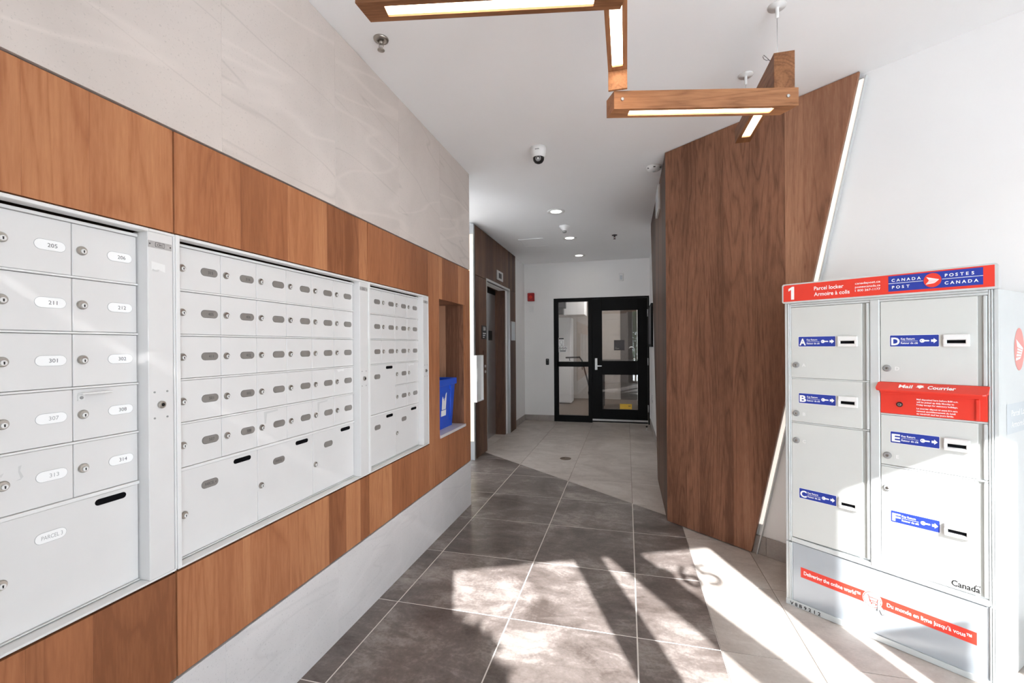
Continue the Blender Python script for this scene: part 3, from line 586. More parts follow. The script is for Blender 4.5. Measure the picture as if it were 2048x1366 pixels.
# second cabinet (plates greyed for a dark reflection)
cab, xr, pil = cabinet(1, 'middle mailbox cabinet with plates greyed for reflection and three parcel doors below')
rails(cab, RZ, 0.034, xr); NB = [('315', '316'), ('405', '406'), ('411', '412'), ('501', '502'), ('507', '508')]
for r, (z1, z0) in enumerate(ROWS):
    for c in range(6):
        d = mdoor(cab, 0.036 + 0.1503 * c, 0.036 + 0.1503 * (c + 1), z1, z0, False, NB[r][c] if c < 2 else '')
        if r == 3 and c == 5: MB().flat([(0.02, 0.122), (0.075, 0.124), (0.07, 0.112), (0.05, 0.115), (0.03, 0.110)], -0.0006, M_WPL).obj('tape_mark', d)
        if r == 4 and c in (2, 4): MB().flat([(0.03, 0.125), (0.10, 0.127), (0.10, 0.121), (0.045, 0.117), (0.04, 0.08), (0.033, 0.08)], -0.0006, M_RES).obj('adhesive_mark', d)
for c, txt in enumerate(('PARCEL 4', 'PARCEL 5', '')): mdoor(cab, 0.036 + 0.3006 * c, 0.036 + 0.3006 * (c + 1), PAR[0], PAR[1], False, txt, True)
# third cabinet
cab, xr, pil = cabinet(2, 'farthest mailbox cabinet, four doors wide, beside the blue bin niche')
X3 = 0.036; P3 = (xr - X3) / 4
rails(cab, RZ[:4] + [RZ[5], RZ[6]], 0.034, xr); rails(cab, [RZ[4]], X3 + 2 * P3, xr)
for r in range(5):
    for c in range(4):
        if r >= 3 and c < 2: continue
        d = mdoor(cab, X3 + P3 * c, X3 + P3 * (c + 1), ROWS[r][0], ROWS[r][1], False, '', plate=not (r == 3 and c == 3))
        if r == 3 and c == 3: MB().flat([(0.01, 0.118), (0.09, 0.122), (0.085, 0.108), (0.05, 0.112), (0.02, 0.104)], -0.0006, M_WPL).obj('tape_mark', d)
mdoor(cab, X3, X3 + 2 * P3, ROWS[3][0], ROWS[4][1], False, '', True, 0.115)
for c in range(2): mdoor(cab, X3 + 2 * P3 * c, X3 + 2 * P3 * (c + 1), PAR[0], PAR[1], False, '', True)
bpy.data.objects.remove(LOCKP)

# ================================================================== recycling bin in the niche
t = empty('recycling_bin', (LW - 0.06, 3.235, 0.716), 90, label='blue recycling bin with white emblem on the niche shelf', category='bin')
b = MB(); y0, y1 = 0.03, 0.30
bo = [(-0.155, 0.028, 0.0), (0.16, 0.028, 0.0), (0.16, 0.27, 0.0), (-0.155, 0.27, 0.0)]; to = [(-0.18, 0.008, 0.365), (0.185, 0.008, 0.365), (0.185, 0.30, 0.365), (-0.18, 0.30, 0.365)]
ti = [(-0.174, 0.014, 0.365), (0.179, 0.014, 0.365), (0.179, 0.294, 0.365), (-0.174, 0.294, 0.365)]; bi = [(-0.15, 0.033, 0.008), (0.155, 0.033, 0.008), (0.155, 0.265, 0.008), (-0.15, 0.265, 0.008)]
b.add(bo + to + ti + bi, [(0, 1, 2, 3), (12, 13, 14, 15)] + [(k, (k + 1) % 4, 4 + (k + 1) % 4, 4 + k) for k in range(4)] + [(4 + k, 4 + (k + 1) % 4, 8 + (k + 1) % 4, 8 + k) for k in range(4)] + [(8 + k, 8 + (k + 1) % 4, 12 + (k + 1) % 4, 12 + k) for k in range(4)], M_BIN)
b.obj('body', t)
b = MB().box(-0.19, 0.196, -0.004, 0.012, 0.335, 0.385, M_BIN, 0.004).box(-0.19, 0.196, 0.296, 0.312, 0.335, 0.385, M_BIN, 0.004).box(-0.19, -0.172, 0.012, 0.296, 0.335, 0.385, M_BIN, 0.004).box(0.178, 0.196, 0.012, 0.296, 0.335, 0.385, M_BIN, 0.004)
for x0 in (-0.15, 0.07): b.prism([(x0, 0.335), (x0 + 0.05, 0.335), (x0 + 0.045, 0.30), (x0 + 0.005, 0.30)], 0.0, 0.016, M_BIN)
b.obj('rim', t); MB().tube([(0.105, 0.012, 0.32), (0.10, 0.022, 0.05)], 0.006, M_BIN).obj('rib', t)
em = MB()
def onface(pts): return [(x, 0.0262 - 0.0545 * (z / 1.0) , z) for x, z in pts]
for pl in ([(-0.075, 0.10), (0.02, 0.10), (0.02, 0.145), (-0.075, 0.145)], [(-0.065, 0.15), (-0.035, 0.15), (-0.035, 0.235), (-0.045, 0.235), (-0.055, 0.255), (-0.065, 0.235)], [(-0.02, 0.15), (0.012, 0.15), (0.018, 0.28), (0.0, 0.27), (-0.01, 0.24), (-0.02, 0.235)], [(-0.033, 0.15), (-0.022, 0.15), (-0.022, 0.22), (-0.033, 0.22)]):
    em.add(onface(pl), [tuple(range(len(pl)))], M_WHITE)
em.obj('emblem', t)

# ================================================================== parcel locker
t = empty('parcel_locker', (0.805, 2.61, 0), -38.2, label='grey parcel locker with red header against the angled white wall', category='parcel locker')
LOCK = t
S0 = (0.758, 0.022); SA = radians(8.8); S1 = (0.758 + 0.398 * tan(SA), 0.42)
b = MB().slab([(-0.004, 0.018), (0.0, 0.42), S1, S0, (0.755, 0.012), (0.748, 0.009)], 0.004, 1.568, M_CAB2); b.obj('body', t)
b = MB()
for x0, x1, y0 in ((-0.004, 0.010, 0.002), (0.0115, 0.0185, -0.002), (0.020, 0.0255, -0.001)): b.box(x0, x1, y0, 0.018, 0.335, 1.568, M_CAB2, 0.0022).box(x0, x1, y0, 0.018, 0.004, 0.329, M_CAB2, 0.0022)
b.obj('left_post', t); b = MB()
for x0, x1, y0 in ((0.7275, 0.7335, -0.001), (0.735, 0.741, -0.002), (0.7425, 0.757, 0.002)): b.box(x0, x1, y0, 0.018, 0.323, 1.568, M_CAB2, 0.0022).box(x0, x1, y0, 0.018, 0.004, 0.317, M_CAB2, 0.0022)
b.obj('right_post', t)
MB().box(0.3535, 0.3905, -0.004, 0.02, 0.335, 1.560, M_CAB2, 0.004).obj('divider', t)
b = MB().box(0.0255, 0.7275, -0.001, 0.02, 1.548, 1.557, M_CAB2, 0.0015).box(0.0255, 0.7275, -0.003, 0.02, 1.5585, 1.568, M_CAB2, 0.0015); b.obj('top_rail', t)
b = MB().prism([(0.0255, 0.336), (0.7275, 0.319), (0.7275, 0.341), (0.0255, 0.358)], -0.002, 0.02, M_CAB2).obj('mid_rail', t)
def ldoor(name, x0, x1, z0, z1, lockz, labz, ltr, label):
    d = MB(); w_ = x1 - x0; h = z1 - z0
    d.box(0, w_ - 0.027, 0, 0.018, 0, h, M_CAB, 0.0015).box(w_ - 0.027, w_ - 0.012, 0.007, 0.018, 0, h, M_GROOVE).box(w_ - 0.012, w_, -0.001, 0.018, 0, h, M_CAB2, 0.003)
    d = d.obj('locker_door', LOCK); d.location = (x0, 0, z0)
    xl, xs_ = (0.035, 0.2045) if x0 < 0.2 else (0.0345, 0.207); lw = 0.159; zc = labz - z0
    b = MB().prism(rrect(xl - 0.0015, xl + lw + 0.0015, zc - 0.0262, zc + 0.0262, 0.003), -0.0006, 0, M_WHITE).prism(rrect(xl, xl + lw, zc - 0.0247, zc + 0.0247, 0.0025), -0.0010, -0.0006, M_BLUE)
    b.text(ltr, xl + 0.004, zc - 0.0175, 0.034, -0.0014, M_WHITE, align='L', w=0.029, bold=0.035, capref='H')
    b.text('Key Return', xl + 0.037, zc + 0.005, 0.0085, -0.0014, M_WHITE, w=0.046, bold=0.02); b.text('Retour de clé', xl + 0.037, zc - 0.0135, 0.0085, -0.0014, M_WHITE, w=0.056, bold=0.02); b.box(xl + 0.037, xl + 0.093, -0.0014, -0.001, zc - 0.0013, zc - 0.0001, M_WHITE)
    b.prism(ell(xl + 0.107, zc, 0.0082, 0.0082, 14), -0.0013, -0.001, M_WHITE).prism(ell(xl + 0.104, zc, 0.002, 0.002, 8), -0.0016, -0.0013, M_BLUE).prism([(xl + 0.113, zc - 0.003), (xl + 0.128, zc - 0.003), (xl + 0.1305, zc - 0.0005), (xl + 0.1275, zc + 0.003), (xl + 0.113, zc + 0.003)], -0.0013, -0.001, M_WHITE)
    b.prism([(xl + 0.135, zc - 0.005), (xl + 0.143, zc - 0.005), (xl + 0.143, zc - 0.011), (xl + 0.154, zc), (xl + 0.143, zc + 0.011), (xl + 0.143, zc + 0.005), (xl + 0.135, zc + 0.005)], -0.0013, -0.001, M_WHITE)
    b.obj('key_return_label', d, label='blue label lettered ' + ltr)
    x = xs_; b = MB().box(x, x + 0.0785, -0.013, 0, zc - 0.026, zc - 0.013, M_WPL, 0.003).box(x, x + 0.0785, -0.013, 0, zc + 0.003, zc + 0.025, M_WPL, 0.003).box(x, x + 0.0115, -0.013, 0, zc - 0.016, zc + 0.006, M_WPL, 0.002).box(x + 0.067, x + 0.0785, -0.013, 0, zc - 0.016, zc + 0.006, M_WPL, 0.002).box(x + 0.01, x + 0.069, -0.004, 0, zc - 0.015, zc + 0.004, M_WPL)
    b.prism([(x + 0.0115, zc - 0.0115), (x + 0.067, zc - 0.0115), (x + 0.067, zc + 0.0015), (x + 0.0115, zc + 0.0015)], -0.0046, -0.004, M_SLOT); b.obj('key_slot', d)
    lx = 0.0225; MB().lathe([(0.0155, 0), (0.0145, -0.005), (0.011, -0.007)], M_GPL, 18, 'y', (lx, 0, lockz - z0)).lathe([(0.006, -0.007), (0.005, -0.009)], M_LOCKM, 12, 'y', (lx + 0.001, 0, lockz - z0)).box(lx, lx + 0.002, -0.0096, -0.009, lockz - z0 - 0.003, lockz - z0 + 0.003, M_BLACK).obj('door_lock', d)
    b = MB().prism(rrect(lx + 0.022, lx + 0.050, lockz - z0 - 0.014, lockz - z0 + 0.014, 0.002), -0.0012, 0, M_CAB).text(ltr, lx + 0.036, lockz - z0 - 0.008, 0.016, -0.0018, M_WPL, align='C', bold=0.02); b.obj('embossed_letter', d)
    return d
ldoor('a', 0.0265, 0.3515, 1.186, 1.546, 1.251, 1.370, 'A', ''); ldoor('b', 0.0265, 0.3515, 0.960, 1.179, 1.002, 1.082, 'B', ''); ldoor('c', 0.0265, 0.3515, 0.361, 0.952, 0.863, 0.596, 'C', '')
ldoor('d', 0.3925, 0.7255, 1.186, 1.546, 1.247, 1.369, 'D', ''); ldoor('e', 0.3925, 0.7255, 0.815, 1.037, 0.856, 0.941, 'E', '')
dF = ldoor('f', 0.3925, 0.7255, 0.348, 0.805, 0.711, 0.588, 'F', '')
MB().text('Canada', 0.228, 0.012, 0.024, -0.0008, M_BLACK, w=0.082, bold=0.018).box(0.2975, 0.3005, -0.0008, 0, 0.0345, 0.0405, M_BLACK).box(0.3075, 0.3105, -0.0008, 0, 0.0345, 0.0405, M_BLACK).prism(ell(0.304, 0.0375, 0.0018, 0.0022, 6), -0.0008, 0, M_BLACK).obj('wordmark', dF)
b = MB()
for z0 in (0.9535, 1.1795): MB().box(0.0265, 0.3515, -0.001, 0.018, z0, z0 + 0.0055, M_CAB2, 0.001).obj('shelf_rail', t)
for z0 in (0.8065, 1.0385): MB().box(0.3925, 0.7255, -0.001, 0.018, z0, z0 + 0.0065, M_CAB2, 0.001).obj('shelf_rail', t)
# red mail drop
md = MB().box(0.3925, 0.7255, -0.002, 0.018, 1.046, 1.160, M_RED, 0.001).box(0.3925, 0.7255, -0.009, 0.0, 1.135, 1.160, M_RED, 0.001).box(0.692, 0.706, -0.010, -0.002, 1.047, 1.134, M_RED, 0.004).obj('mail_drop', t)
hood = MB(); hp = [(0.384, 0.0), (0.732, 0.0), (0.732, -0.042), (0.727, -0.052), (0.717, -0.056), (0.399, -0.056), (0.389, -0.052), (0.384, -0.042)]
nh = len(hp); tz = lambda y: 1.186 + y * 0.55
hood.add([(x, y, tz(y)) for x, y in hp] + [(x, y, tz(y) - 0.006) for x, y in hp], [tuple(range(nh)), tuple(range(2 * nh - 1, nh - 1, -1))] + [(i, (i + 1) % nh, nh + (i + 1) % nh, nh + i) for i in range(nh)], M_RED)
hood.box(0.40, 0.716, -0.04, 0.0, 1.150, 1.158, M_RED); ho = hood.obj('hood', md)
tx = MB()
def hoodtxt(body, x, w_):
    vs, fs = text_geo(body, 0.03); x0 = min(p[0] for p in vs); x1 = max(p[0] for p in vs)
    tx.add([(x + (p[0] - x0) * w_ / (x1 - x0), -0.038 + p[1] * 0.030, tz(-0.038 + p[1] * 0.030) + 0.0008) for p in vs], fs, M_WHITE)
hoodtxt('Mail', 0.462, 0.045); hoodtxt('Courrier', 0.555, 0.085)
lf = [(0.531, -0.038), (0.538, -0.030), (0.545, -0.030), (0.540, -0.024), (0.542, -0.018), (0.531, -0.014), (0.520, -0.018), (0.522, -0.024), (0.517, -0.030), (0.524, -0.030)]
tx.add([(x, y, tz(y) + 0.0008) for x, y in lf], [tuple(range(len(lf)))], M_WHITE); tx.obj('hood_lettering', md)
b = MB()
for k, s_ in enumerate(('Mail deposited here before 8:00 a.m.', 'will be picked up daily Monday to', 'Friday except for statutory holidays.')): b.text(s_, 0.515, 1.1135 - 0.0115 * k, 0.0066, -0.0026, M_WHITE, w=(0.128, 0.116, 0.127)[k], bold=0.025)
for k, s_ in enumerate(('Le courrier déposé ici avant 8 h sera', 'ramassé quotidiennement du lundi', 'au vendredi sauf les jours fériés.')): b.text(s_, 0.515, 1.0745 - 0.0112 * k, 0.0066, -0.0026, M_WHITE, w=(0.126, 0.120, 0.115)[k], bold=0.025)
b.obj('drop_lettering', md)
MB().lathe([(0.011, -0.002), (0.011, -0.006), (0.009, -0.008)], M_BLACK, 18, 'y', (0.459, 0, 1.089)).lathe([(0.008, -0.008), (0.006, -0.011)], M_LOCKM, 14, 'y', (0.459, 0, 1.089)).box(0.458, 0.4605, -0.0116, -0.011, 1.086, 1.092, M_BLACK).obj('door_lock', md)
# base panel
bp = MB().prism([(0.027, 0.032), (0.7265, 0.026), (0.7265, 0.312), (0.027, 0.330)], 0.004, 0.018, M_CABLOW).obj('base_panel', t)
MB().prism([(-0.003, 0.002), (0.756, 0.002), (0.7265, 0.025), (0.027, 0.031), (-0.003, 0.031)], -0.002, 0.018, M_CAB2).obj('plinth', t)
def sl(x): return -0.028 * (x - 0.064)                         # the strip is applied slightly askew
b = MB().prism([(0.064, 0.163), (0.692, 0.163 + sl(0.692)), (0.692, 0.214 + sl(0.692)), (0.064, 0.214)], 0.0034, 0.004, M_RED)
def ttilt(b, s_, x, z, h, w_):
    o = len(b.v); b.text(s_, x, 0, h, 0.0028, M_WHITE, w=w_, bold=0.02)
    b.v[o:] = [(p[0], p[1], p[2] + z + sl(p[0])) for p in b.v[o:]]
ttilt(b, 'Delivering the online world™', 0.078, 0.181, 0.0185, 0.235); ttilt(b, 'Du monde en ligne jusqu\'à vous™', 0.410, 0.181, 0.0175, 0.268); b.obj('slogan_strip', bp)
cx_, cz_ = 0.357, 0.179
b = MB().prism(ell(cx_, cz_, 0.036, 0.038), 0.0028, 0.0033, M_WHITE).prism(ell(cx_, cz_, 0.0335, 0.0355), 0.0024, 0.0028, M_RED).prism(ell(cx_, cz_, 0.0308, 0.0328), 0.0020, 0.0024, M_WHITE)
for a0, a1 in (((-0.018, 0.018), (-0.012, 0.016)), ((-0.012, 0.016), (-0.006, -0.012)), ((-0.006, -0.012), (0.018, -0.012)), ((-0.011, 0.010), (0.022, 0.010)), ((0.022, 0.010), (0.018, -0.004)), ((0.018, -0.004), (-0.008, -0.004))):
    b.tube([(cx_ + a0[0], 0.0018, cz_ + a0[1]), (cx_ + a1[0], 0.0018, cz_ + a1[1])], 0.0017, M_RED, 4)
for dx in (-0.002, 0.014): b.prism(ell(cx_ + dx, cz_ - 0.018, 0.003, 0.003, 10), 0.0014, 0.002, M_RED)
cur = [(0.020, -0.003), (0.020, -0.042), (0.028, -0.034), (0.036, -0.052), (0.042, -0.049), (0.034, -0.032), (0.045, -0.030)]
b.prism([(cx_ + 0.031 + (x - 0.031) * 1.13, cz_ - 0.03 + (z + 0.03) * 1.08) for x, z in cur], 0.0009, 0.0014, M_INK).prism([(cx_ + x, cz_ + z) for x, z in [(0.0212, -0.006), (0.0212, -0.0395), (0.0282, -0.0325), (0.0365, -0.0505), (0.0408, -0.0485), (0.0326, -0.0308), (0.0425, -0.0305)]], 0.0003, 0.0009, M_WHITE); b.obj('cart_badge', bp)
b = MB()
for k, ch in enumerate('V8B9212'): b.text(ch, 0.024 + 0.0205 * k, 0.0065 , 0.017, -0.0028, M_BLACK, align='C', bold=0.03)
b.obj('serial_number', t, label='black serial characters')
# header
hd = MB().prism(rrect(-0.009, 0.757, 1.5685, 1.668, 0.010), -0.016, 0.05, M_CAB2).obj('header', t)
b = MB().prism([(-0.002, 1.577), (0.7475, 1.577), (0.7475, 1.6615), (0.004, 1.6615), (-0.002, 1.6555)], -0.0166, -0.016, M_RED).prism([(0.4255, 1.588), (0.7165, 1.588), (0.7165, 1.656), (0.4255, 1.656)], -0.0172, -0.0166, M_BLUE)
Y_ = -0.0178
b.prism([(0.034, 1.586), (0.048, 1.586), (0.048, 1.652), (0.038, 1.652), (0.022, 1.642), (0.022, 1.630), (0.034, 1.637)], Y_ + 0.0006, -0.0166, M_WHITE); b.text('Parcel locker', 0.137, 1.624, 0.0185, Y_ + 0.0006, M_WHITE, w=0.122, bold=0.012); b.text('Armoire à colis', 0.137, 1.595, 0.0185, Y_ + 0.0006, M_WHITE, w=0.146, bold=0.012)
for k, s_ in enumerate(('canadapost.ca', 'postescanada.ca', '1 800 267-1177')): b.text(s_, 0.304, 1.6335 - 0.0165 * k, 0.0095, Y_ + 0.0006, M_WHITE, w=0.093, bold=0.008)
def spaced(s_, x, z, h, w_):
    for k, ch in enumerate(s_): b.text(ch, x + w_ * (k + 0.5) / len(s_), z, h, Y_, M_WHITE, align='C', bold=0.02)
spaced('CANADA', 0.434, 1.6305, 0.0125, 0.102); spaced('POST', 0.434, 1.6000, 0.0125, 0.066); spaced('POSTES', 0.604, 1.6315, 0.0125, 0.092); spaced('CANADA', 0.604, 1.6000, 0.0125, 0.102)
b.box(0.4255, 0.7165, Y_, -0.0172, 1.6222, 1.6240, M_WHITE).prism(ell(0.570, 1.6222, 0.0295, 0.0318), Y_ - 0.0006, Y_, M_BLUE).prism(ell(0.570, 1.6222, 0.0275, 0.0298), Y_ - 0.0012, Y_ - 0.0006, M_RED)
def emblem(b, cx, cz, sx, sz, put):
    for pl in ([(-0.85, 0.55), (0.95, 0.05), (0.72, -0.02), (-0.55, 0.12)], [(-0.50, 0.06), (0.70, -0.06), (0.60, -0.14), (-0.52, -0.04)], [(-0.55, -0.10), (0.55, -0.18), (0.46, -0.26), (-0.62, -0.20)], [(-0.68, -0.26), (0.42, -0.30), (0.34, -0.38), (-0.76, -0.38)], [(-0.85, -0.46), (0.28, -0.42), (0.16, -0.52), (-0.95, -0.62)], [(0.95, 0.05), (0.72, -0.04), (0.2, -0.50), (0.32, -0.46)]):
        put(b, [(cx + sx * x, cz + sz * z) for x, z in pl])
emblem(b, 0.570, 1.6222, 0.022, 0.026, lambda b, pl: b.prism(pl, Y_ - 0.0018, Y_ - 0.0012, M_WHITE))
b.obj('header_sign', hd)
# side graphics, on the slanted right side: local along-side coordinate s from S0
sdir = Vector((S1[0] - S0[0], S1[1] - S0[1], 0)).normalized(); sn = Vector((sdir.y, -sdir.x, 0))
def sidepts(pl, off): return [tuple(Vector((S0[0], S0[1], 0)) + sdir * s_ + sn * off + Vector((0, 0, z))) for s_, z in pl]
b = MB()
def sflat(pl, off, mat): b.add(sidepts(pl, off), [tuple(range(len(pl)))], mat)
sflat(ell(0.218, 1.331, 0.061, 0.088, 32), 0.0006, M_PINK); emblem(b, 0.218, 1.331, 0.048, 0.076, lambda b, pl: sflat(pl, 0.0012, M_WHITE)); b.obj('side_logo', t); b = MB()
sflat([(0.065, 0.991), (0.392, 0.991), (0.392, 1.112), (0.065, 1.112)], 0.0006, M_GREYP)
for s_, z in (('Parcel Locker', 1.060), ('Armoire à colis', 1.014)):
    vs, fs = text_geo(s_, 0.01); x0 = min(p[0] for p in vs); x1 = max(p[0] for p in vs); b.add(sidepts([(0.118 + (p[0] - x0) * 0.24 / (x1 - x0), z + p[1] * 0.036) for p in vs], 0.0012), fs, M_WHITE)
b.obj('side_label', t)

# ================================================================== pendant light
t = empty('pendant_light', (0, 0, 0), 0, label='zigzag walnut linear pendant light hanging from the ceiling', category='pendant light')
def beam(ox, oy, rot, x0, x1, zb, lens, pts=None, drop=None):
    e = MB(); w2, h = 0.039, 0.076
    pl = pts or [(x0, -w2), (x1, -w2), (x1, w2), (x0, w2)]
    n_ = len(pl)
    # hollow underside: outer walls and a rim around the diffuser
    l0, l1, lw = lens; vs = [(x, y, zb + h) for x, y in pl] + [(x, y, zb) for x, y in pl]; fs = [tuple(range(n_))] + [(i, (i + 1) % n_, n_ + (i + 1) % n_, n_ + i) for i in range(n_)]
    e.add(vs, fs, M_WOODX)
    A_ = pl; L_ = [(l0, -lw), (l1, -lw), (l1, lw), (l0, lw)]
    e.add([(x, y, zb) for x, y in A_] + [(x, y, zb) for x, y in L_], [(0, 1, n_ + 1, n_)] + ([(1, 2, n_ + 2, n_ + 1), (2, 3, n_ + 3, n_ + 2), (3, 0, n_, n_ + 3)] if n_ == 4 else [(1, 2, n_ + 1), (2, 3, n_ + 2, n_ + 1), (3, 4, n_ + 3, n_ + 2), (4, 0, n_, n_ + 3)]), M_WOODX)
    e.add([(x, y, zb) for x, y in L_] + [(x, y, zb + 0.012) for x, y in L_], [(i, (i + 1) % 4, 4 + (i + 1) % 4, 4 + i) for i in range(4)], M_WOODX)
    for dx0, dx1, dz0, dz1 in drop or []: e.box(dx0, dx1, -w2, w2, dz0, dz1, M_WOODX, 0.001)
    o = e.obj('beam', t); o.location = (ox, oy, 0); o.rotation_euler = (0, 0, radians(rot))
    MB().box(l0, l1, -lw, lw, zb + 0.007, zb + 0.016, M_LED).obj('diffuser', o)
    return o
LO, HI = 2.360, 2.516
# low beam across the near end, high beam along the hall, low beam, high beam
b1 = beam(-0.036, 1.322, 11.0, -0.745, 0.032, LO, (-0.665, -0.05, 0.021), pts=[(-0.745, -0.039), (0.040, -0.039), (0.032, 0.039), (-0.728, 0.039)])
b2 = beam(-0.030, 1.30, 90.0, -0.02, 0.715, HI, (0.09, 0.60, 0.0215), drop=[(0.626, 0.638, LO + 0.0765, HI), (-0.015, 0.05, LO + 0.077, HI)])
b3 = beam(-0.069, 1.9685, 13.1, 0.016, 0.786, LO, (0.085, 0.695, 0.020), pts=[(0.0155, -0.038), (0.786, -0.038), (0.800, -0.02), (0.745, 0.038), (0.0, 0.038)][:2] + [(0.752, 0.040), (-0.002, 0.038)])
b4 = beam(0.651, 2.105, 90.0, 0.0, 0.70, HI, (0.15, 0.63, 0.0215), drop=[(0.0, 0.010, LO + 0.076, HI + 0.001), (0.010, 0.14, LO + 0.076, HI)])
for bx, by in ((0.050, -0.039), (0.742, -0.039)):
    MB().lathe([(0.007, 0), (0.007, -0.003), (0.005, -0.005)], M_STEEL2, 14, 'y', (bx, by, LO + 0.040)).obj('bolt', b3)
for cx, cy, zt in ((0.644, 2.17, HI + 0.076), (0.640, 2.68, HI + 0.076), (-0.70, 1.19, LO + 0.076), (-0.03, 1.33, HI + 0.076)):
    MB().tube([(cx, cy, zt - 0.004), (cx, cy, CEIL - 0.05)], 0.0012, M_STEEL2, 6).obj('cable', t)
    MB().lathe([(0.038, CEIL), (0.036, CEIL - 0.006), (0.010, CEIL - 0.008), (0.007, CEIL - 0.012), (0.007, CEIL - 0.05), (0.004, CEIL - 0.054)], M_RAIL, 22, 'z', (cx, cy, 0)).obj('ceiling_cup', t)
MB().tube([(0.625, 2.17, HI + 0.072)] + [(0.60 - 0.012 * sin(a), 2.17 + 0.02 * cos(a), HI + 0.10 + 0.025 * cos(a)) for a in (0.4, 1.2, 2.0, 2.8, 3.6)] + [(0.625, 2.17, HI + 0.07)], 0.0015, M_GPL, 6).obj('spare_cord', t)
for o_, l0, l1 in ((b1, -0.665, -0.05), (b2, 0.09, 0.60), (b3, 0.085, 0.695), (b4, 0.10, 0.63)): pass

# ================================================================== ceiling fittings
for k, (x, y) in enumerate(((-0.745, 4.864), (-0.752, 6.117), (-0.750, 7.354))):
    t = empty('downlight', (x, y, CEIL), 0, label=('nearest', 'middle', 'farthest')[k] + ' of the three round recessed hallway ceiling lights', category='downlight', group='recessed downlights in the hallway ceiling')
    MB().lathe([(0.098, 0), (0.095, -0.006), (0.064, -0.004), (0.060, 0.0)], M_WPL, 28).obj('trim_ring', t); MB().lathe([(0.060, -0.001), (0.057, -0.003), (0.0, -0.003)], M_DOWN, 28).obj('lens', t)
    ld = bpy.data.lights.new('downlight_lamp', 'AREA'); ld.shape = 'DISK'; ld.size = 0.13; ld.energy = (1.3, 1.0, 0.3)[k]; ld.color = (1.0, 0.93, 0.84); lo = bpy.data.objects.new('lamp', ld); COL.objects.link(lo); lo.parent = t; lo.location = (0, 0, -0.012)
t = empty('security_camera', (-0.628, 3.262, CEIL), 0, label='white dome security camera with black lens on the ceiling', category='security camera')
MB().lathe([(0.060, 0), (0.059, -0.03), (0.050, -0.062), (0.042, -0.075)], M_WPL, 28).box(-0.015, 0.015, -0.062, -0.056, -0.034, -0.030, M_GPL).obj('housing', t)
MB().lathe([(0.042, -0.075), (0.040, -0.092), (0.030, -0.108), (0.014, -0.117), (0, -0.119)], M_BLACK, 24).obj('dome', t)
MB().lathe([(0.021, -0.002), (0.021, -0.010), (0.017, -0.012), (0.016, -0.006)], M_GPL, 18, 'y', (0.004, -0.031, -0.094)).lathe([(0.008, -0.008), (0.008, -0.013)], M_WPL, 12, 'y', (0.004, -0.031, -0.094)).obj('lens', t)
t = empty('smoke_detector', (0.228, 3.867, CEIL), 0, label='white round smoke detector beside the wood panel top corner', category='smoke detector')
MB().lathe([(0.063, 0), (0.062, -0.010), (0.050, -0.026), (0.032, -0.034), (0, -0.035)], M_WPL, 28).obj('housing', t)
for a in (-0.6, -1.57, -2.5): MB().box(-0.008, 0.008, -0.002, 0.002, -0.022, -0.014, M_CHAR).obj('vent', t).location = (0.056 * cos(a), 0.056 * sin(a), 0)
MB().lathe([(0.012, -0.034), (0.012, -0.037), (0, -0.037)], M_GREYP, 14).obj('button', t)
t = empty('heat_detector', (-0.735, 5.484, CEIL), 0, label='white conical heat detector between the two nearer hallway downlights', category='heat detector')
MB().lathe([(0.068, 0), (0.066, -0.012), (0.034, -0.045), (0.028, -0.060)], M_WPL, 24).obj('housing', t); MB().lathe([(0.026, -0.060), (0.026, -0.078), (0.018, -0.084), (0, -0.084)], M_GPL, 16).obj('sensor', t)
for k, (x, y, lab) in enumerate(((-1.131, 1.909, 'chrome pendent sprinkler head near the stone wall, under the pendant light'), (-0.149, 6.117, 'small dark sprinkler head in the far hallway ceiling'))):
    t = empty('sprinkler_head', (x, y, CEIL), 0, label=lab, category='sprinkler', group='ceiling sprinklers')
    mm = M_LOCKM if k == 0 else M_CHAR
    MB().lathe([(0.036, 0), (0.034, -0.007), (0.014, -0.010), (0.013, -0.002)], mm, 22).obj('escutcheon', t); MB().lathe([(0.010, -0.004), (0.010, -0.022), (0.006, -0.026)], mm, 14).tube([(-0.009, 0, -0.022), (-0.010, 0, -0.04), (-0.002, 0, -0.052)], 0.002, mm).tube([(0.009, 0, -0.022), (0.010, 0, -0.04), (0.002, 0, -0.052)], 0.002, mm).lathe([(0.0025, -0.024), (0.0025, -0.052)], M_REDAL if k else M_STEEL2, 8).obj('frame', t); MB().lathe([(0.017, -0.053), (0.017, -0.055), (0.004, -0.056)], mm, 16).obj('deflector', t)
t = empty('ceiling_hatch', (-1.28, 6.25, CEIL), 0, label='flush white access hatch in the hallway ceiling near the elevator', category='hatch')
MB().box(-0.16, 0.16, -0.22, 0.22, -0.004, 0, M_CEIL, 0.001).obj('door_panel', t); MB().box(-0.175, 0.175, -0.235, -0.222, -0.005, 0, M_CEIL).box(-0.175, 0.175, 0.222, 0.235, -0.005, 0, M_CEIL).box(-0.175, -0.162, -0.222, 0.222, -0.005, 0, M_CEIL).box(0.162, 0.175, -0.222, 0.222, -0.005, 0, M_CEIL).obj('rim', t)
t = empty('floor_drain', (-0.719, 5.319, 0), 0, label='round metal cleanout cover set in the light hallway tiles', category='floor drain')
MB().lathe([(0.066, 0.0), (0.066, 0.002), (0.060, 0.003), (0, 0.003)], plain('bronze', (104, 86, 70), 0.45, metal=0.6), 28).obj('cover', t); MB().lathe([(0.008, 0.003), (0.008, 0.0042), (0, 0.0042)], M_STEEL2, 12).obj('screw', t)

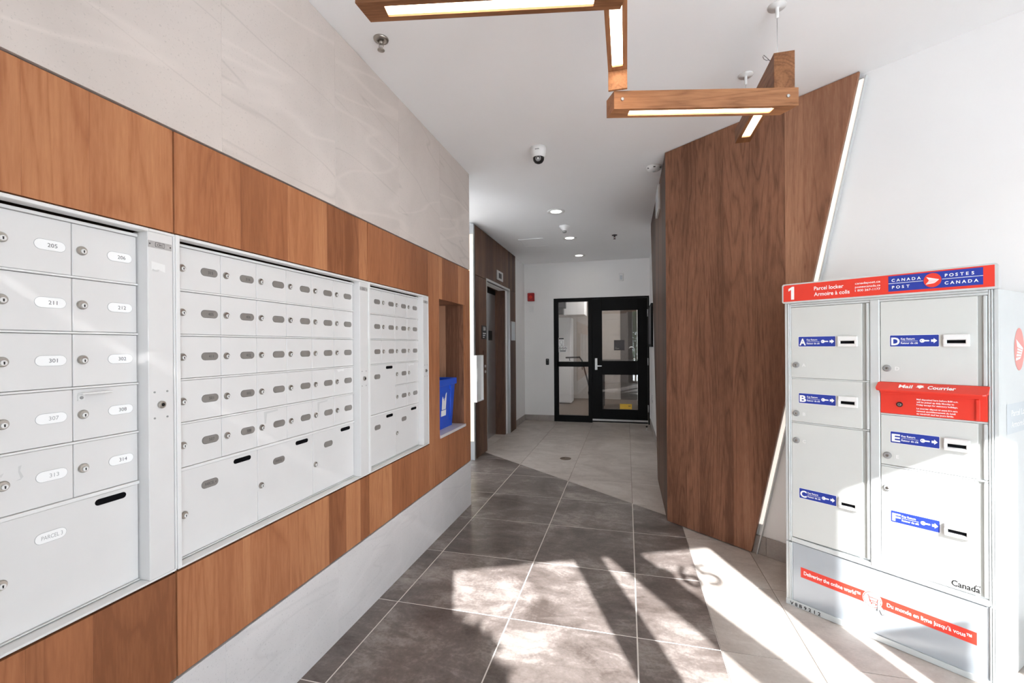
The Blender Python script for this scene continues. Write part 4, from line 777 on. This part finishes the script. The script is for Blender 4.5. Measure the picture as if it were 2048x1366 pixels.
# ================================================================== entrance front behind the viewpoint
FA = 24.2
fr = MB().box(-2.0, -0.20, -0.16, 0.0, 0, CEIL, M_WALL).box(-0.20, 2.35, -0.14, 0.0, 2.575, CEIL, M_WALL).box(2.35, 4.6, -0.16, 0.0, 0, CEIL, M_WALL)  # unseen wall; right part closed off to dim daylight on the angled wall
wf = place(fr.obj('wall_front', kind='structure'), (0.216, -0.56, 0), FA)
win = place(MB().box(-0.20, -0.05, -0.10, -0.04, 0, 2.575, M_ALU, 0.003).box(0.70, 0.885, -0.10, -0.04, 0, 2.575, M_ALU, 0.003).box(1.632, 1.812, -0.10, -0.04, 0, 2.575, M_ALU, 0.003).box(2.27, 2.35, -0.10, -0.04, 0, 2.575, M_ALU, 0.003).box(-0.20, 2.35, -0.10, -0.04, 0, 0.06, M_ALU, 0.003).obj('window_1', kind='structure'), (0.216, -0.56, 0), FA)
for x0, x1 in ((-0.05, 0.70), (0.885, 1.632), (1.812, 2.27)):
    pn = MB().box(x0, x1, -0.074, -0.066, 0.06, 2.575, M_GLASS).obj('pane', win)
    if x0 > 0.8 and x0 < 1: MB().text('965', 1.13, 2.20, 0.185, -0.064, M_WHITE, w=0.365, bold=0.012).obj('house_number', pn)
    if x0 > 1.8 and x0 < 2: MB().box(1.868, 2.04, -0.0655, -0.065, 1.50, 1.83, M_WHITE).obj('paper_notice', pn)
cb = MB().box(-0.10, 0.10, -4.0, 0, 2.66, 2.74, M_ALU, 0.004).obj('canopy_beam', win); cb.location = (1.00, -0.14, 0); cb.rotation_euler = (0, 0, radians(9.5))
MB().slab([(-30, -40), (30, -40), (30, 13), (4.6, 2.0), (4.6, 1.42), (-4.6, -2.72), (-4.6, 2), (-30, 2)], -0.14, -0.03, M_CONC).obj('ground', kind='structure')
# shrub outside whose shadow cuts the sun patch
t = empty('entrance_shrub', (0.31, -1.50, -0.12), 0, label='tall leafy shrub outside the glazed entrance', category='shrub')
MB().tube([(0, 0, 0), (0.02, 0.01, 0.8), (-0.02, 0, 1.6)], 0.03, M_BARK).obj('trunk', t)
rl = random.Random(3); lv = MB()
for k in range(3600):
    z = rl.uniform(0.5, 2.98) if k % 3 else rl.uniform(2.0, 2.98); rr = 0.62 * sqrt(max(0.0, 1 - ((z - 2.0) / 1.0) ** 2)) * (0.72 if z > 2.7 else 0.9) if z > 2.0 else 0.58; rr = max(rr, 0.05); a = rl.uniform(0, 2 * pi); r0 = rr * sqrt(rl.random())
    c = Vector((r0 * cos(a), r0 * sin(a), z)); d = Vector((rl.uniform(-1, 1), rl.uniform(-1, 1), rl.uniform(-1, 1))).normalized(); e = d.orthogonal().normalized()
    L = rl.uniform(0.05, 0.09); lv.add([tuple(c - d * L), tuple(c + e * L * 0.4), tuple(c + d * L), tuple(c - e * L * 0.4)], [(0, 1, 2, 3)], M_LEAF)
lv.obj('foliage', t, kind='stuff')
